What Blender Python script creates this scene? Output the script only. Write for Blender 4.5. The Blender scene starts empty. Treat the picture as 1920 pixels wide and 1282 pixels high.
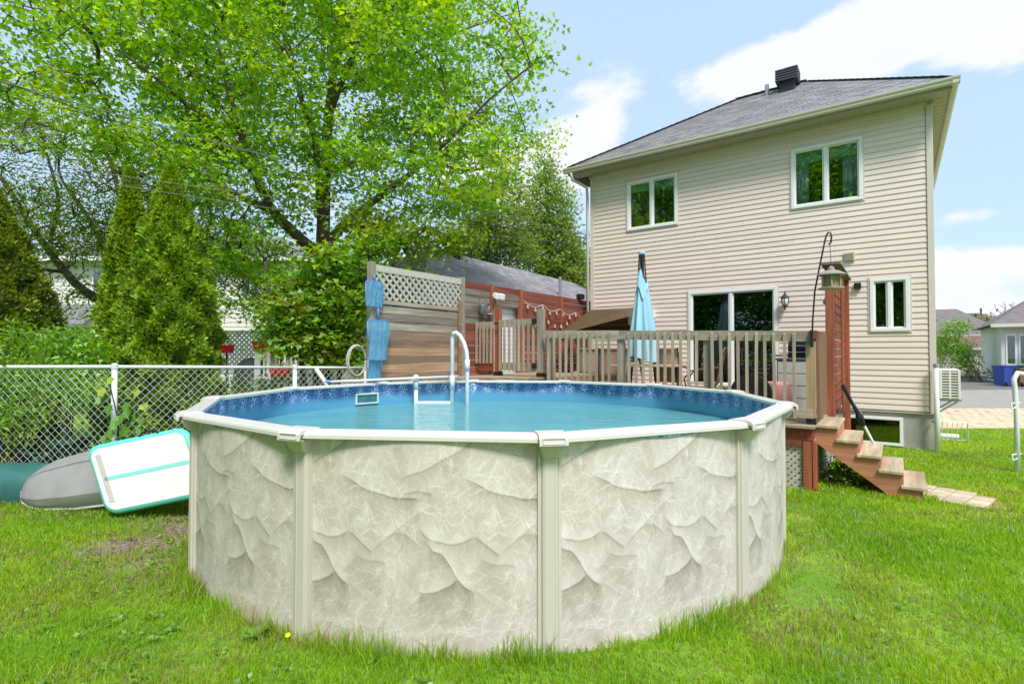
import bpy, math, random
import numpy as np
from mathutils import Vector, Matrix
random.seed(7); RNG = np.random.default_rng(11)
S = bpy.context.scene
COL = S.collection

# ------------------------------------------------------------------ camera
CAMH, FPX, PITCH = 1.83, 985.0, 0.020
cd = bpy.data.cameras.new('camera'); cam = bpy.data.objects.new('camera', cd); COL.objects.link(cam)
cam.location = (0, 0, CAMH); cam.rotation_euler = (math.pi/2 + PITCH, 0, 0)
cd.sensor_width = 36; cd.lens = FPX/1920*36; cd.clip_start = .05; cd.clip_end = 2000
S.camera = cam
S.view_settings.view_transform = 'Standard'; S.view_settings.look = 'None'
S.view_settings.exposure = 1.48; S.view_settings.gamma = 1
S.view_settings.use_curve_mapping = False
S.cycles.max_bounces = 10; S.cycles.transparent_max_bounces = 12
S.cycles.diffuse_bounces = 6; S.cycles.glossy_bounces = 3
S.cycles.caustics_reflective = False; S.cycles.caustics_refractive = False
S.cycles.use_denoising = True

def ray(px, py):                         # direction through a pixel of the 1920 px photo
    a, b = (px-960)/FPX, (641-py)/FPX
    c, s = math.cos(PITCH), math.sin(PITCH)
    return Vector((a, c-b*s, s+b*c))
def pt(px, py, Y):                       # the point at distance Y in front of the camera seen there
    d = ray(px, py); return Vector((0, 0, CAMH)) + d*(Y/d.y)
def gp(px, py, z=0.0):                   # the point on level z seen there
    d = ray(px, py); return Vector((0, 0, CAMH)) + d*((z-CAMH)/d.z)

# ------------------------------------------------------------------ sun and sky
SUN_EL, SUN_AZ = math.radians(54), math.radians(167)     # azimuth clockwise from +Y
sd = bpy.data.lights.new('sun', 'SUN'); sun = bpy.data.objects.new('sun', sd); COL.objects.link(sun)
sd.energy = 1.5; sd.angle = math.radians(14); sd.color = (1, .96, .9)
sdir = Vector((math.sin(SUN_AZ)*math.cos(SUN_EL), math.cos(SUN_AZ)*math.cos(SUN_EL), math.sin(SUN_EL)))
sun.rotation_euler = sdir.to_track_quat('Z', 'Y').to_euler()
sun.location = (0, 0, 60)
W = bpy.data.worlds.new('World'); S.world = W; W.use_nodes = True
nt = W.node_tree; N = nt.nodes; L = nt.links; N.clear()
out = N.new('ShaderNodeOutputWorld'); bg = N.new('ShaderNodeBackground'); bg.inputs[1].default_value = .10
sky = N.new('ShaderNodeTexSky'); sky.sky_type = 'NISHITA'; sky.sun_disc = False
sky.sun_elevation = SUN_EL; sky.sun_rotation = SUN_AZ; sky.altitude = 50; sky.dust_density = 1.6; sky.ozone_density = 1.5
L.new(bg.outputs[0], out.inputs[0])
tc = N.new('ShaderNodeTexCoord')
def wm(op, a, b=None, c=None, clamp=False):
    n = N.new('ShaderNodeMath'); n.operation = op; n.use_clamp = clamp
    for i, v in enumerate((a, b, c)):
        if v is None: continue
        if isinstance(v, (int, float)): n.inputs[i].default_value = v
        else: L.new(v, n.inputs[i])
    return n.outputs[0]
mp = N.new('ShaderNodeMapping'); mp.inputs['Scale'].default_value = (1, 1, 1.9); L.new(tc.outputs['Generated'], mp.inputs[0])
nz = N.new('ShaderNodeTexNoise'); nz.inputs['Scale'].default_value = 4.2; nz.inputs['Detail'].default_value = 9
nz.inputs['Roughness'].default_value = .58; L.new(mp.outputs[0], nz.inputs[0])
dens = wm('SUBTRACT', nz.outputs[0], .50)
dens = wm('MULTIPLY', dens, 2.8)
# (pixel, half width, half height in px, amount): where this sky has its clouds and its blue holes
for (bx, by, wx, wy, amt) in [(1150, 150, 85, 70, .8), (1100, 235, 70, 60, .55), (1340, 165, 120, 55, .75), (1520, 105, 150, 65, .85), (1680, 60, 130, 55, .75), (1890, 60, 70, 80, .9),
                              (1090, 300, 90, 50, .45), (1820, 402, 55, 20, .75), (1850, 490, 130, 40, .6), (1800, 590, 260, 60, .5),
                              (200, 160, 500, 260, .22), (930, 320, 120, 120, .5),
                              (1280, 50, 170, 75, -.7), (1225, 215, 50, 40, -.6), (1790, 240, 150, 100, -.6), (1880, 280, 120, 80, -.5), (1420, 20, 80, 40, -.3), (60, 30, 90, 60, -.3)]:
    d0 = ray(bx, by).normalized()
    sub = N.new('ShaderNodeVectorMath'); sub.operation = 'SUBTRACT'; L.new(tc.outputs['Generated'], sub.inputs[0]); sub.inputs[1].default_value = d0
    ml = N.new('ShaderNodeVectorMath'); ml.operation = 'MULTIPLY'; L.new(sub.outputs[0], ml.inputs[0])
    k = d0.y
    ml.inputs[1].default_value = (FPX/wx/k, FPX/wx/k*.5, FPX/wy/k)
    ln = N.new('ShaderNodeVectorMath'); ln.operation = 'LENGTH'; L.new(ml.outputs[0], ln.inputs[0])
    g = wm('MULTIPLY', ln.outputs['Value'], ln.outputs['Value']); g = wm('MULTIPLY', g, -.9); g = wm('EXPONENT', g)
    dens = wm('ADD', dens, wm('MULTIPLY', g, amt))
cr = N.new('ShaderNodeMapRange'); cr.interpolation_type = 'SMOOTHSTEP'; L.new(dens, cr.inputs[0])
cr.inputs['From Min'].default_value = .14; cr.inputs['From Max'].default_value = .60
n2 = N.new('ShaderNodeTexNoise'); n2.inputs['Scale'].default_value = 7; n2.inputs['Detail'].default_value = 6; L.new(mp.outputs[0], n2.inputs[0])
ccol = N.new('ShaderNodeMix'); ccol.data_type = 'RGBA'; L.new(n2.outputs[0], ccol.inputs[0])
ccol.inputs[6].default_value = (3.25, 3.4, 3.7, 1); ccol.inputs[7].default_value = (3.75, 3.78, 3.85, 1)
skm = N.new('ShaderNodeMix'); skm.data_type = 'RGBA'; skm.inputs[0].default_value = .8      # thin high haze over the blue
L.new(sky.outputs[0], skm.inputs[6]); skm.inputs[7].default_value = (2.25, 3.0, 4.05, 1)
mx = N.new('ShaderNodeMix'); mx.data_type = 'RGBA'
L.new(cr.outputs[0], mx.inputs[0]); L.new(skm.outputs[2], mx.inputs[6]); L.new(ccol.outputs[2], mx.inputs[7])
L.new(mx.outputs[2], bg.inputs[0])

# ------------------------------------------------------------------ the plot's own axes: s to the left along the house's rear wall, n out of it
UX = Vector((-.8073, .5901, 0)); VX = Vector((.5901, .8073, 0)); O0 = Vector((7.917, 9.825, 0)); ZX = Vector((0, 0, 1))
ANG = math.atan2(UX.y, UX.x)
def F(s, n, z=0.0): return O0 + UX*s - VX*n + ZX*z

# ------------------------------------------------------------------ mesh helpers
ORG = {}
class MB:
    def __init__(self): self.v = []; self.f = []
    def add(self, vs, fs):
        b = len(self.v); self.v += [tuple(p) for p in vs]; self.f += [tuple(i+b for i in f) for f in fs]; return self
    def box8(self, p):        # 4 bottom (ccw) then 4 top
        return self.add(p, [(3, 2, 1, 0), (4, 5, 6, 7), (0, 1, 5, 4), (1, 2, 6, 5), (2, 3, 7, 6), (3, 0, 4, 7)])
    def box(self, x0, x1, y0, y1, z0, z1):
        return self.box8([(x0, y0, z0), (x1, y0, z0), (x1, y1, z0), (x0, y1, z0), (x0, y0, z1), (x1, y0, z1), (x1, y1, z1), (x0, y1, z1)])
    def fbox(self, s0, s1, n0, n1, z0, z1):
        return self.box8([F(s1, n1, z0), F(s0, n1, z0), F(s0, n0, z0), F(s1, n0, z0), F(s1, n1, z1), F(s0, n1, z1), F(s0, n0, z1), F(s1, n0, z1)])
    def bar(self, a, b, w, h, up=(0, 0, 1)):     # rectangular bar from a to b
        a, b = Vector(a), Vector(b); d = (b-a).normalized(); up = Vector(up)
        x = d.cross(up)
        if x.length < 1e-4: x = d.cross(Vector((1, 0, 0)))
        x.normalize(); y = x.cross(d); x *= w/2; y *= h/2
        return self.box8([a-x-y, a+x-y, b+x-y, b-x-y, a-x+y, a+x+y, b+x+y, b-x+y])
    def tube(self, path, r, n=8, cap=True):
        P = [Vector(p) for p in path]; R = r if isinstance(r, (list, tuple)) else [r]*len(P)
        b = len(self.v); ref = None
        for i, p in enumerate(P):
            d = (P[min(i+1, len(P)-1)]-P[max(i-1, 0)])
            if d.length < 1e-9: d = Vector((0, 0, 1))
            d.normalize()
            if ref is None: ref = d.orthogonal().normalized()
            x = (ref - d*ref.dot(d)); x = x.normalized() if x.length > 1e-5 else d.orthogonal().normalized()
            ref = x; y = d.cross(x)
            for k in range(n):
                a = 2*math.pi*k/n; self.v.append(tuple(p + (x*math.cos(a)+y*math.sin(a))*R[i]))
        for i in range(len(P)-1):
            for k in range(n):
                k2 = (k+1) % n; self.f.append((b+i*n+k, b+i*n+k2, b+(i+1)*n+k2, b+(i+1)*n+k))
        if cap:
            self.f.append(tuple(b+k for k in reversed(range(n)))); e = b+(len(P)-1)*n; self.f.append(tuple(e+k for k in range(n)))
        return self
    def prism(self, prof, o, A, B, D):    # 2D profile (a,b) swept along vector D
        o, A, B, D = Vector(o), Vector(A), Vector(B), Vector(D); n = len(prof)
        b = len(self.v)
        self.v += [tuple(o+A*x+B*y) for x, y in prof] + [tuple(o+A*x+B*y+D) for x, y in prof]
        self.f += [tuple(b+i for i in reversed(range(n))), tuple(b+n+i for i in range(n))]
        self.f += [(b+i, b+(i+1) % n, b+n+(i+1) % n, b+n+i) for i in range(n)]
        return self
    def lathe(self, prof, o, n=16, axis=(0, 0, 1)):   # (r, h) profile
        o = Vector(o); ax = Vector(axis).normalized(); x = ax.orthogonal().normalized(); y = ax.cross(x); b = len(self.v)
        for r, h in prof:
            for k in range(n):
                a = 2*math.pi*k/n; self.v.append(tuple(o+ax*h+(x*math.cos(a)+y*math.sin(a))*r))
        m = len(prof)
        for i in range(m-1):
            for k in range(n):
                self.f.append((b+i*n+k, b+i*n+(k+1) % n, b+(i+1)*n+(k+1) % n, b+(i+1)*n+k))
        self.f.append(tuple(b+k for k in reversed(range(n)))); self.f.append(tuple(b+(m-1)*n+k for k in range(n)))
        return self
    def quad(self, a, b, c, d): return self.add([a, b, c, d], [(0, 1, 2, 3)])
    def build(self, name, m, parent=None, smooth=False, origin=None, label=None, cat=None, group=None, kind=None, bevel=0):
        me = bpy.data.meshes.new(name); org = ORG.get(parent.name) if parent else (Vector(origin) if origin is not None else Vector((0, 0, 0)))
        me.from_pydata([tuple(Vector(p)-org) for p in self.v], [], self.f); me.validate()
        ms = m if isinstance(m, list) else [m]
        for x in ms: me.materials.append(x)
        if smooth: me.polygons.foreach_set('use_smooth', [True]*len(me.polygons))
        o = bpy.data.objects.new(name, me); COL.objects.link(o)
        if parent: o.parent = parent
        else: o.location = org
        ORG[o.name] = org
        if bevel:
            bv = o.modifiers.new('bevel', 'BEVEL'); bv.width = bevel; bv.segments = 2; bv.limit_method = 'ANGLE'
        tag(o, label, cat, group, kind); return o
def tag(o, label=None, cat=None, group=None, kind=None):
    for k, v in (('label', label), ('category', cat), ('group', group), ('kind', kind)):
        if v: o[k] = v
    return o
def thing(name, loc, label, cat, group=None):
    o = bpy.data.objects.new(name, None); COL.objects.link(o); o.location = loc; o.empty_display_size = .2
    ORG[o.name] = Vector(loc); return tag(o, label, cat, group)
def share(name, src, parent, loc=None, rot=None, label=None):
    o = bpy.data.objects.new(name, src.data); COL.objects.link(o); o.parent = parent; ORG[o.name] = ORG[parent.name]
    if loc is not None: o.location = loc
    if rot is not None: o.rotation_euler = rot
    if label: o['label'] = label
    return o
def np_mesh(name, verts, faces, m, parent=None, attr=None, smooth=False, origin=None, **kw):
    """verts (N,3), faces (M,k) arrays; attr (N,3) colours stored as 'col'"""
    org = ORG.get(parent.name) if parent else (Vector(origin) if origin is not None else Vector((0, 0, 0)))
    verts = np.asarray(verts, np.float32) - np.array(org, np.float32); faces = np.asarray(faces, np.int32); k = faces.shape[1]
    me = bpy.data.meshes.new(name); me.vertices.add(len(verts)); me.vertices.foreach_set('co', verts.ravel())
    me.loops.add(faces.size); me.loops.foreach_set('vertex_index', faces.ravel())
    me.polygons.add(len(faces)); me.polygons.foreach_set('loop_start', np.arange(0, faces.size, k, dtype=np.int32))
    if smooth: me.polygons.foreach_set('use_smooth', np.ones(len(faces), bool))
    if attr is not None:
        a = me.color_attributes.new('col', 'FLOAT_COLOR', 'POINT')
        c = np.ones((len(verts), 4), np.float32); c[:, :3] = attr; a.data.foreach_set('color', c.ravel())
    me.materials.append(m); me.update(calc_edges=True)
    o = bpy.data.objects.new(name, me); COL.objects.link(o)
    if parent: o.parent = parent
    else: o.location = org
    ORG[o.name] = org
    return tag(o, **kw)

# ------------------------------------------------------------------ materials
def srgb(r, g, b): return tuple(((c/255+.055)/1.055)**2.4 if c > 10 else c/255/12.92 for c in (r, g, b))
def base_mat(name):
    m = bpy.data.materials.new(name); m.use_nodes = True; t = m.node_tree; return m, t, t.nodes['Principled BSDF']
def mat(name, col, rough=.7, var=.15, scale=6, col2=None, dirn=None, stretch=14, bump=0.0, bscale=None, rand=0.0, metal=0.0, spec=.4, thr=(.4, .68), detail=6):
    """noise-varied surface; dirn 'u','v','z' stretches the grain along that axis; col2 = patches of a second colour"""
    m, t, p = base_mat(name); n, l = t.nodes, t.links
    tc = n.new('ShaderNodeTexCoord'); vr = n.new('ShaderNodeVectorRotate'); vr.rotation_type = 'Z_AXIS'; vr.inputs['Angle'].default_value = -ANG
    l.new(tc.outputs['Object'], vr.inputs[0]); mpn = n.new('ShaderNodeMapping'); l.new(vr.outputs[0], mpn.inputs[0])
    oi = n.new('ShaderNodeObjectInfo')
    off = n.new('ShaderNodeVectorMath'); off.operation = 'SCALE'; off.inputs[0].default_value = (17, 31, 47); l.new(oi.outputs['Random'], off.inputs['Scale'])
    if rand: l.new(off.outputs[0], mpn.inputs['Location'])
    st = {'u': (1/stretch, 1, 1), 'v': (1, 1/stretch, 1), 'z': (1, 1, 1/stretch)}.get(dirn, (1, 1, 1)); mpn.inputs['Scale'].default_value = st
    a = n.new('ShaderNodeTexNoise'); a.inputs['Scale'].default_value = scale; a.inputs['Detail'].default_value = detail; a.inputs['Roughness'].default_value = .62; l.new(mpn.outputs[0], a.inputs[0])
    r = n.new('ShaderNodeMapRange'); l.new(a.outputs[0], r.inputs[0]); r.inputs[1].default_value = .3; r.inputs[2].default_value = .7
    mx = n.new('ShaderNodeMix'); mx.data_type = 'RGBA'; l.new(r.outputs[0], mx.inputs[0])
    mx.inputs[6].default_value = (*[c*(1-var) for c in col], 1); mx.inputs[7].default_value = (*[min(c*(1+var), .95) for c in col], 1)
    o = mx.outputs[2]
    if col2:
        b = n.new('ShaderNodeTexNoise'); b.inputs['Scale'].default_value = scale*.37; b.inputs['Detail'].default_value = 7; b.inputs['Roughness'].default_value = .65; l.new(mpn.outputs[0], b.inputs[0])
        r2 = n.new('ShaderNodeMapRange'); l.new(b.outputs[0], r2.inputs[0]); r2.inputs[1].default_value = thr[0]; r2.inputs[2].default_value = thr[1]
        m2 = n.new('ShaderNodeMix'); m2.data_type = 'RGBA'; l.new(r2.outputs[0], m2.inputs[0]); l.new(o, m2.inputs[6]); m2.inputs[7].default_value = (*col2, 1); o = m2.outputs[2]
    if rand:
        hs = n.new('ShaderNodeHueSaturation'); mr = n.new('ShaderNodeMapRange'); l.new(oi.outputs['Random'], mr.inputs[0])
        mr.inputs[3].default_value = 1-rand; mr.inputs[4].default_value = 1+rand; l.new(mr.outputs[0], hs.inputs['Value']); l.new(o, hs.inputs['Color']); o = hs.outputs[0]
    l.new(o, p.inputs['Base Color']); p.inputs['Roughness'].default_value = rough; p.inputs['Metallic'].default_value = metal
    p.inputs['Specular IOR Level'].default_value = spec
    if bump:
        bn = n.new('ShaderNodeTexNoise'); bn.inputs['Scale'].default_value = bscale or scale*3; bn.inputs['Detail'].default_value = 5; l.new(mpn.outputs[0], bn.inputs[0])
        bu = n.new('ShaderNodeBump'); bu.inputs['Strength'].default_value = bump; bu.inputs['Distance'].default_value = .01; l.new(bn.outputs[0], bu.inputs['Height']); l.new(bu.outputs[0], p.inputs['Normal'])
    return m
def leaf_mat(name, trans=.5, gloss=.07):
    m = bpy.data.materials.new(name); m.use_nodes = True; t = m.node_tree; n, l = t.nodes, t.links; n.clear()
    o = n.new('ShaderNodeOutputMaterial'); a = n.new('ShaderNodeAttribute'); a.attribute_name = 'col'
    d = n.new('ShaderNodeBsdfDiffuse'); l.new(a.outputs[0], d.inputs[0])
    tr = n.new('ShaderNodeBsdfTranslucent'); g = n.new('ShaderNodeBsdfGlossy'); g.inputs['Roughness'].default_value = .45; g.inputs[0].default_value = (.6, .65, .6, 1)
    hs = n.new('ShaderNodeHueSaturation'); hs.inputs['Hue'].default_value = .485; hs.inputs['Saturation'].default_value = 1.15; hs.inputs['Value'].default_value = 1.6; l.new(a.outputs[0], hs.inputs['Color']); l.new(hs.outputs[0], tr.inputs[0])
    x = n.new('ShaderNodeMixShader'); x.inputs[0].default_value = trans; l.new(d.outputs[0], x.inputs[1]); l.new(tr.outputs[0], x.inputs[2])
    y = n.new('ShaderNodeMixShader'); y.inputs[0].default_value = gloss; l.new(x.outputs[0], y.inputs[1]); l.new(g.outputs[0], y.inputs[2])
    l.new(y.outputs[0], o.inputs[0]); return m
def glass_mat(name, tint, refl):
    m = bpy.data.materials.new(name); m.use_nodes = True; t = m.node_tree; n, l = t.nodes, t.links; n.clear()
    o = n.new('ShaderNodeOutputMaterial'); tr = n.new('ShaderNodeBsdfTransparent'); tr.inputs[0].default_value = (*tint, 1)
    g = n.new('ShaderNodeBsdfGlossy'); g.inputs['Roughness'].default_value = .01; g.inputs[0].default_value = (.92, .97, .95, 1)
    lw = n.new('ShaderNodeFresnel'); lw.inputs[0].default_value = 1.5
    ad = n.new('ShaderNodeMath'); ad.operation = 'ADD'; ad.inputs[1].default_value = refl; ad.use_clamp = True; l.new(lw.outputs[0], ad.inputs[0])
    x = n.new('ShaderNodeMixShader'); l.new(ad.outputs[0], x.inputs[0]); l.new(tr.outputs[0], x.inputs[1]); l.new(g.outputs[0], x.inputs[2])
    l.new(x.outputs[0], o.inputs[0]); return m
M = {}
M['vinyl'] = mat('vinyl_siding', srgb(228, 211, 201), .55, .05, 2.2, dirn='u', stretch=8, rand=.018, spec=.35)
M['trim'] = mat('beige_trim', srgb(212, 202, 190), .5, .03, 4)
M['soffit'] = mat('soffit', srgb(176, 165, 145), .6, .04, 5)
M['gutter'] = mat('gutter', srgb(160, 150, 132), .4, .05, 4)
M['white'] = mat('white_pvc', srgb(232, 233, 232), .4, .03, 5)
M['whitepaint'] = mat('white_tube', srgb(222, 226, 226), .35, .05, 12, bump=.1)
M['concrete'] = mat('concrete', srgb(172, 170, 163), .9, .1, 5, col2=srgb(150, 147, 138), bump=.25, bscale=60)
M['glass'] = glass_mat('window_glass', (.80, .92, .88), .09)
M['dglass'] = glass_mat('dark_glass', (.36, .42, .42), .12)
M['shade_in'] = mat('interior_wall', (.10, .10, .10), .9, .1)
M['curtain'] = mat('curtain', srgb(214, 212, 232), .9, .15, 14, dirn='z')
M['blind'] = mat('blind', srgb(176, 214, 196), .8, .06)
M['black'] = mat('black_plastic', (.018, .018, .02), .45, .2, 20)
M['dkmetal'] = mat('dark_metal', (.05, .05, .055), .45, .2, 12, metal=.5)
M['galv'] = mat('galvanised', srgb(165, 172, 178), .42, .12, 14, metal=.55)
M['grey_wood_u'] = mat('weathered_wood_u', srgb(170, 155, 132), .85, .34, 22, col2=srgb(140, 132, 114), dirn='u', bump=.35, rand=.14)
M['grey_wood_v'] = mat('weathered_wood_v', srgb(158, 146, 128), .85, .5, 20, col2=srgb(122, 112, 98), dirn='v', bump=.35, rand=.14)
M['grey_wood_z'] = mat('weathered_wood_z', srgb(172, 158, 136), .85, .34, 22, col2=srgb(140, 132, 116), dirn='z', bump=.35, rand=.16)
M['pale_wood'] = mat('pale_lattice_wood', srgb(182, 176, 160), .85, .18, 20, bump=.3, rand=.08)
M['dark_plank'] = mat('dark_weathered_plank', srgb(112, 98, 84), .85, .55, 18, col2=srgb(146, 138, 124), dirn='v', bump=.4, rand=.15, thr=(.45, .7))
M['brown_plank'] = mat('brown_plank', srgb(142, 114, 90), .85, .5, 18, col2=srgb(126, 104, 86), dirn='v', bump=.35, rand=.15)
M['orange_plank'] = mat('tan_orange_plank', srgb(180, 142, 108), .8, .36, 18, col2=srgb(160, 120, 90), dirn='v', bump=.3, rand=.08)
M['red_v'] = mat('red_stain_v', srgb(146, 74, 52), .75, .35, 16, col2=srgb(108, 66, 52), dirn='v', bump=.3, rand=.2)
M['red_z'] = mat('red_stain_z', srgb(164, 90, 60), .75, .38, 16, col2=srgb(128, 76, 54), dirn='z', bump=.3, rand=.15)
M['stair_red'] = mat('stair_stain', srgb(190, 130, 96), .8, .3, 14, col2=srgb(156, 104, 76), dirn='u', bump=.35, rand=.1)
M['tread'] = mat('worn_tread', srgb(190, 172, 142), .85, .32, 14, col2=srgb(156, 134, 104), dirn='v', bump=.35, rand=.08, thr=(.42, .7))
M['deck_u'] = mat('deck_boards', srgb(168, 152, 126), .85, .22, 16, col2=srgb(140, 124, 104), dirn='u', bump=.3, rand=.1)
M['poolsteel'] = mat('pool_frame', srgb(204, 196, 186), .42, .04, 5, col2=srgb(188, 184, 165), dirn='z', spec=.45)
M['ledge'] = mat('pool_ledge', srgb(212, 208, 202), .38, .03, 7, col2=srgb(200, 196, 186), spec=.5, thr=(.5, .8))
M['bark'] = mat('maple_bark', srgb(104, 88, 76), .9, .35, 16, dirn='z', stretch=5, bump=.7, bscale=40)
M['bark2'] = mat('dark_bark', srgb(84, 74, 68), .9, .3, 14, dirn='z', stretch=5, bump=.5)
M['leaf'] = leaf_mat('leaf'); M['needle'] = leaf_mat('needle', .3, .04); M['grassm'] = leaf_mat('grass_blade', .4, .035)
M['blue'] = mat('blue_net', srgb(96, 160, 196), .8, .22, 40)
def net_mat():
    m = bpy.data.materials.new('net_cloth'); m.use_nodes = True; t = m.node_tree; n, l = t.nodes, t.links; n.clear()
    o = n.new('ShaderNodeOutputMaterial'); d = n.new('ShaderNodeBsdfDiffuse'); tr = n.new('ShaderNodeBsdfTransparent'); x = n.new('ShaderNodeMixShader')
    tc = n.new('ShaderNodeTexCoord'); z = n.new('ShaderNodeTexNoise'); z.inputs['Scale'].default_value = 14; l.new(tc.outputs['Object'], z.inputs[0])
    c = n.new('ShaderNodeMix'); c.data_type = 'RGBA'; l.new(z.outputs[0], c.inputs[0]); c.inputs[6].default_value = (*srgb(62, 132, 176), 1); c.inputs[7].default_value = (*srgb(120, 184, 208), 1); l.new(c.outputs[2], d.inputs[0])
    x.inputs[0].default_value = .68; l.new(tr.outputs[0], x.inputs[1]); l.new(d.outputs[0], x.inputs[2]); l.new(x.outputs[0], o.inputs[0]); return m
M['blue'] = net_mat()
M['bluerim'] = mat('blue_rim', srgb(90, 140, 205), .45, .1)
M['umb'] = mat('umbrella_cloth', srgb(158, 204, 220), .85, .07, 8, dirn='z')
M['brownfab'] = mat('brown_canopy', srgb(98, 78, 56), .85, .14, 5)
M['tanfab'] = mat('tan_sling', srgb(172, 146, 122), .85, .1, 20)
M['bronze'] = mat('bronze_tube', srgb(92, 72, 60), .5, .15, 12, metal=.3)
M['resin'] = mat('grey_resin', srgb(178, 176, 170), .55, .05)
M['teal'] = mat('dark_teal_boat', srgb(58, 112, 108), .4, .18, 4, col2=srgb(50, 90, 92))
M['kayak'] = mat('grey_plastic_hull', srgb(158, 156, 156), .42, .07, 4, col2=srgb(140, 138, 138))
M['matw'] = mat('white_mat', srgb(236, 236, 238), .5, .02)
M['mint'] = mat('mint_mat', srgb(104, 220, 204), .45, .05)
M['matgrey'] = mat('mat_label', srgb(200, 196, 190), .7, .08, 20)
M['redpot'] = mat('red_planter', srgb(205, 30, 36), .45, .1)
M['asphalt'] = mat('asphalt', (.155, .14, .125), .92, .12, 3, col2=(.2, .18, .16), bump=.2, bscale=80)
M['roadm'] = mat('road_asphalt', (.33, .30, .255), .92, .1, 2, bump=.15, bscale=80)
def attr_mat(name, rough=.8, spec=.3, noise=0, nscale=30):
    m, t, p = base_mat(name); n, l = t.nodes, t.links
    a = n.new('ShaderNodeAttribute'); a.attribute_name = 'col'; o = a.outputs[0]
    if noise:
        tc = n.new('ShaderNodeTexCoord'); z = n.new('ShaderNodeTexNoise'); z.inputs['Scale'].default_value = nscale; z.inputs['Detail'].default_value = 6; l.new(tc.outputs['Object'], z.inputs[0])
        r = n.new('ShaderNodeMapRange'); l.new(z.outputs[0], r.inputs[0]); r.inputs[1].default_value = .25; r.inputs[2].default_value = .75; r.inputs[3].default_value = 1-noise; r.inputs[4].default_value = 1+noise
        h = n.new('ShaderNodeHueSaturation'); l.new(r.outputs[0], h.inputs['Value']); l.new(o, h.inputs['Color']); o = h.outputs[0]
    l.new(o, p.inputs['Base Color']); p.inputs['Roughness'].default_value = rough; p.inputs['Specular IOR Level'].default_value = spec
    return m
M['shingle'] = attr_mat('asphalt_shingle', .92, .2, .3, 60)
M['print'] = attr_mat('printed_pool_wall', .5, .4, .06, 9)
M['paver'] = mat('concrete_paver', srgb(206, 190, 160), .9, .16, 14, col2=srgb(176, 160, 132), bump=.3, rand=.12)

# ================================================================== SETTING
def ground_mat():
    m, t, p = base_mat('lawn_soil'); n, l = t.nodes, t.links
    tc = n.new('ShaderNodeTexCoord')
    def noise(sc, d=6):
        a = n.new('ShaderNodeTexNoise'); a.inputs['Scale'].default_value = sc; a.inputs['Detail'].default_value = d; l.new(tc.outputs['Object'], a.inputs[0]); return a.outputs[0]
    def mix(f, a, b):
        x = n.new('ShaderNodeMix'); x.data_type = 'RGBA'; l.new(f, x.inputs[0])
        for i, c in ((6, a), (7, b)):
            if isinstance(c, tuple): x.inputs[i].default_value = (*c, 1)
            else: l.new(c, x.inputs[i])
        return x.outputs[2]
    def rng(v, a, b):
        r = n.new('ShaderNodeMapRange'); r.interpolation_type = 'SMOOTHSTEP'; l.new(v, r.inputs[0]); r.inputs[1].default_value = a; r.inputs[2].default_value = b; return r.outputs[0]
    g = mix(rng(noise(1.3), .35, .65), (.13, .30, .018), (.22, .38, .03))
    g = mix(rng(noise(24), .42, .7), g, (.17, .18, .06))
    d = mix(rng(noise(30), .35, .65), (.17, .13, .10), (.34, .27, .22))
    v = n.new('ShaderNodeVectorMath'); v.operation = 'DISTANCE'; l.new(tc.outputs['Object'], v.inputs[0]); v.inputs[1].default_value = (-3.35, 5.25, 0)
    a = n.new('ShaderNodeMath'); a.operation = 'MULTIPLY_ADD'; l.new(noise(3), a.inputs[0]); a.inputs[1].default_value = 1.6; l.new(v.outputs['Value'], a.inputs[2])
    l.new(mix(rng(a.outputs[0], 1.3, 1.9), d, g), p.inputs['Base Color']); p.inputs['Roughness'].default_value = 1; p.inputs['Specular IOR Level'].default_value = .1
    b = n.new('ShaderNodeBump'); b.inputs['Strength'].default_value = .6; b.inputs['Distance'].default_value = .03; l.new(noise(40), b.inputs['Height']); l.new(b.outputs[0], p.inputs['Normal'])
    return m
MB().add([(-400, -120, 0), (400, -120, 0), (400, 900, 0), (-400, 900, 0)], [(0, 1, 2, 3)]).build('ground', ground_mat(), kind='structure')
# street and the drives beside the house
def slab(name, pts, z, m, **kw): return MB().add([(x, y, z) for x, y in pts], [tuple(range(len(pts)))]).build(name, m, kind='structure', **kw)
slab('road', [(9.5, 17.2), (40, 18.4), (60, 26.5), (60, 30), (16, 25.2), (9, 23.5)], .004, M['roadm'])
slab('neighbour_driveway', [(20.6, 25.5), (34, 27.0), (48, 47), (37, 47), (27, 35.5)], .008, M['asphalt'])
pd = MB().add([(9.2, 12.6, .006), (30, 13.1, .006), (30, 17.6, .006), (9.2, 17.25, .006)], [(0, 1, 2, 3)]).build('paved_driveway', M['concrete'], kind='structure')
pv = MB()
for i in range(22):
    y = 12.65 + i*.205
    for j in range(36):
        x = 9.3 + j*.305 + (i % 2)*.15
        h = .012 + random.random()*.008
        pv.box(x, x+.292, y, y+.19, .0065, h+.006)
pv.build('pavers', M['paver'], kind='stuff', parent=pd)
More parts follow.
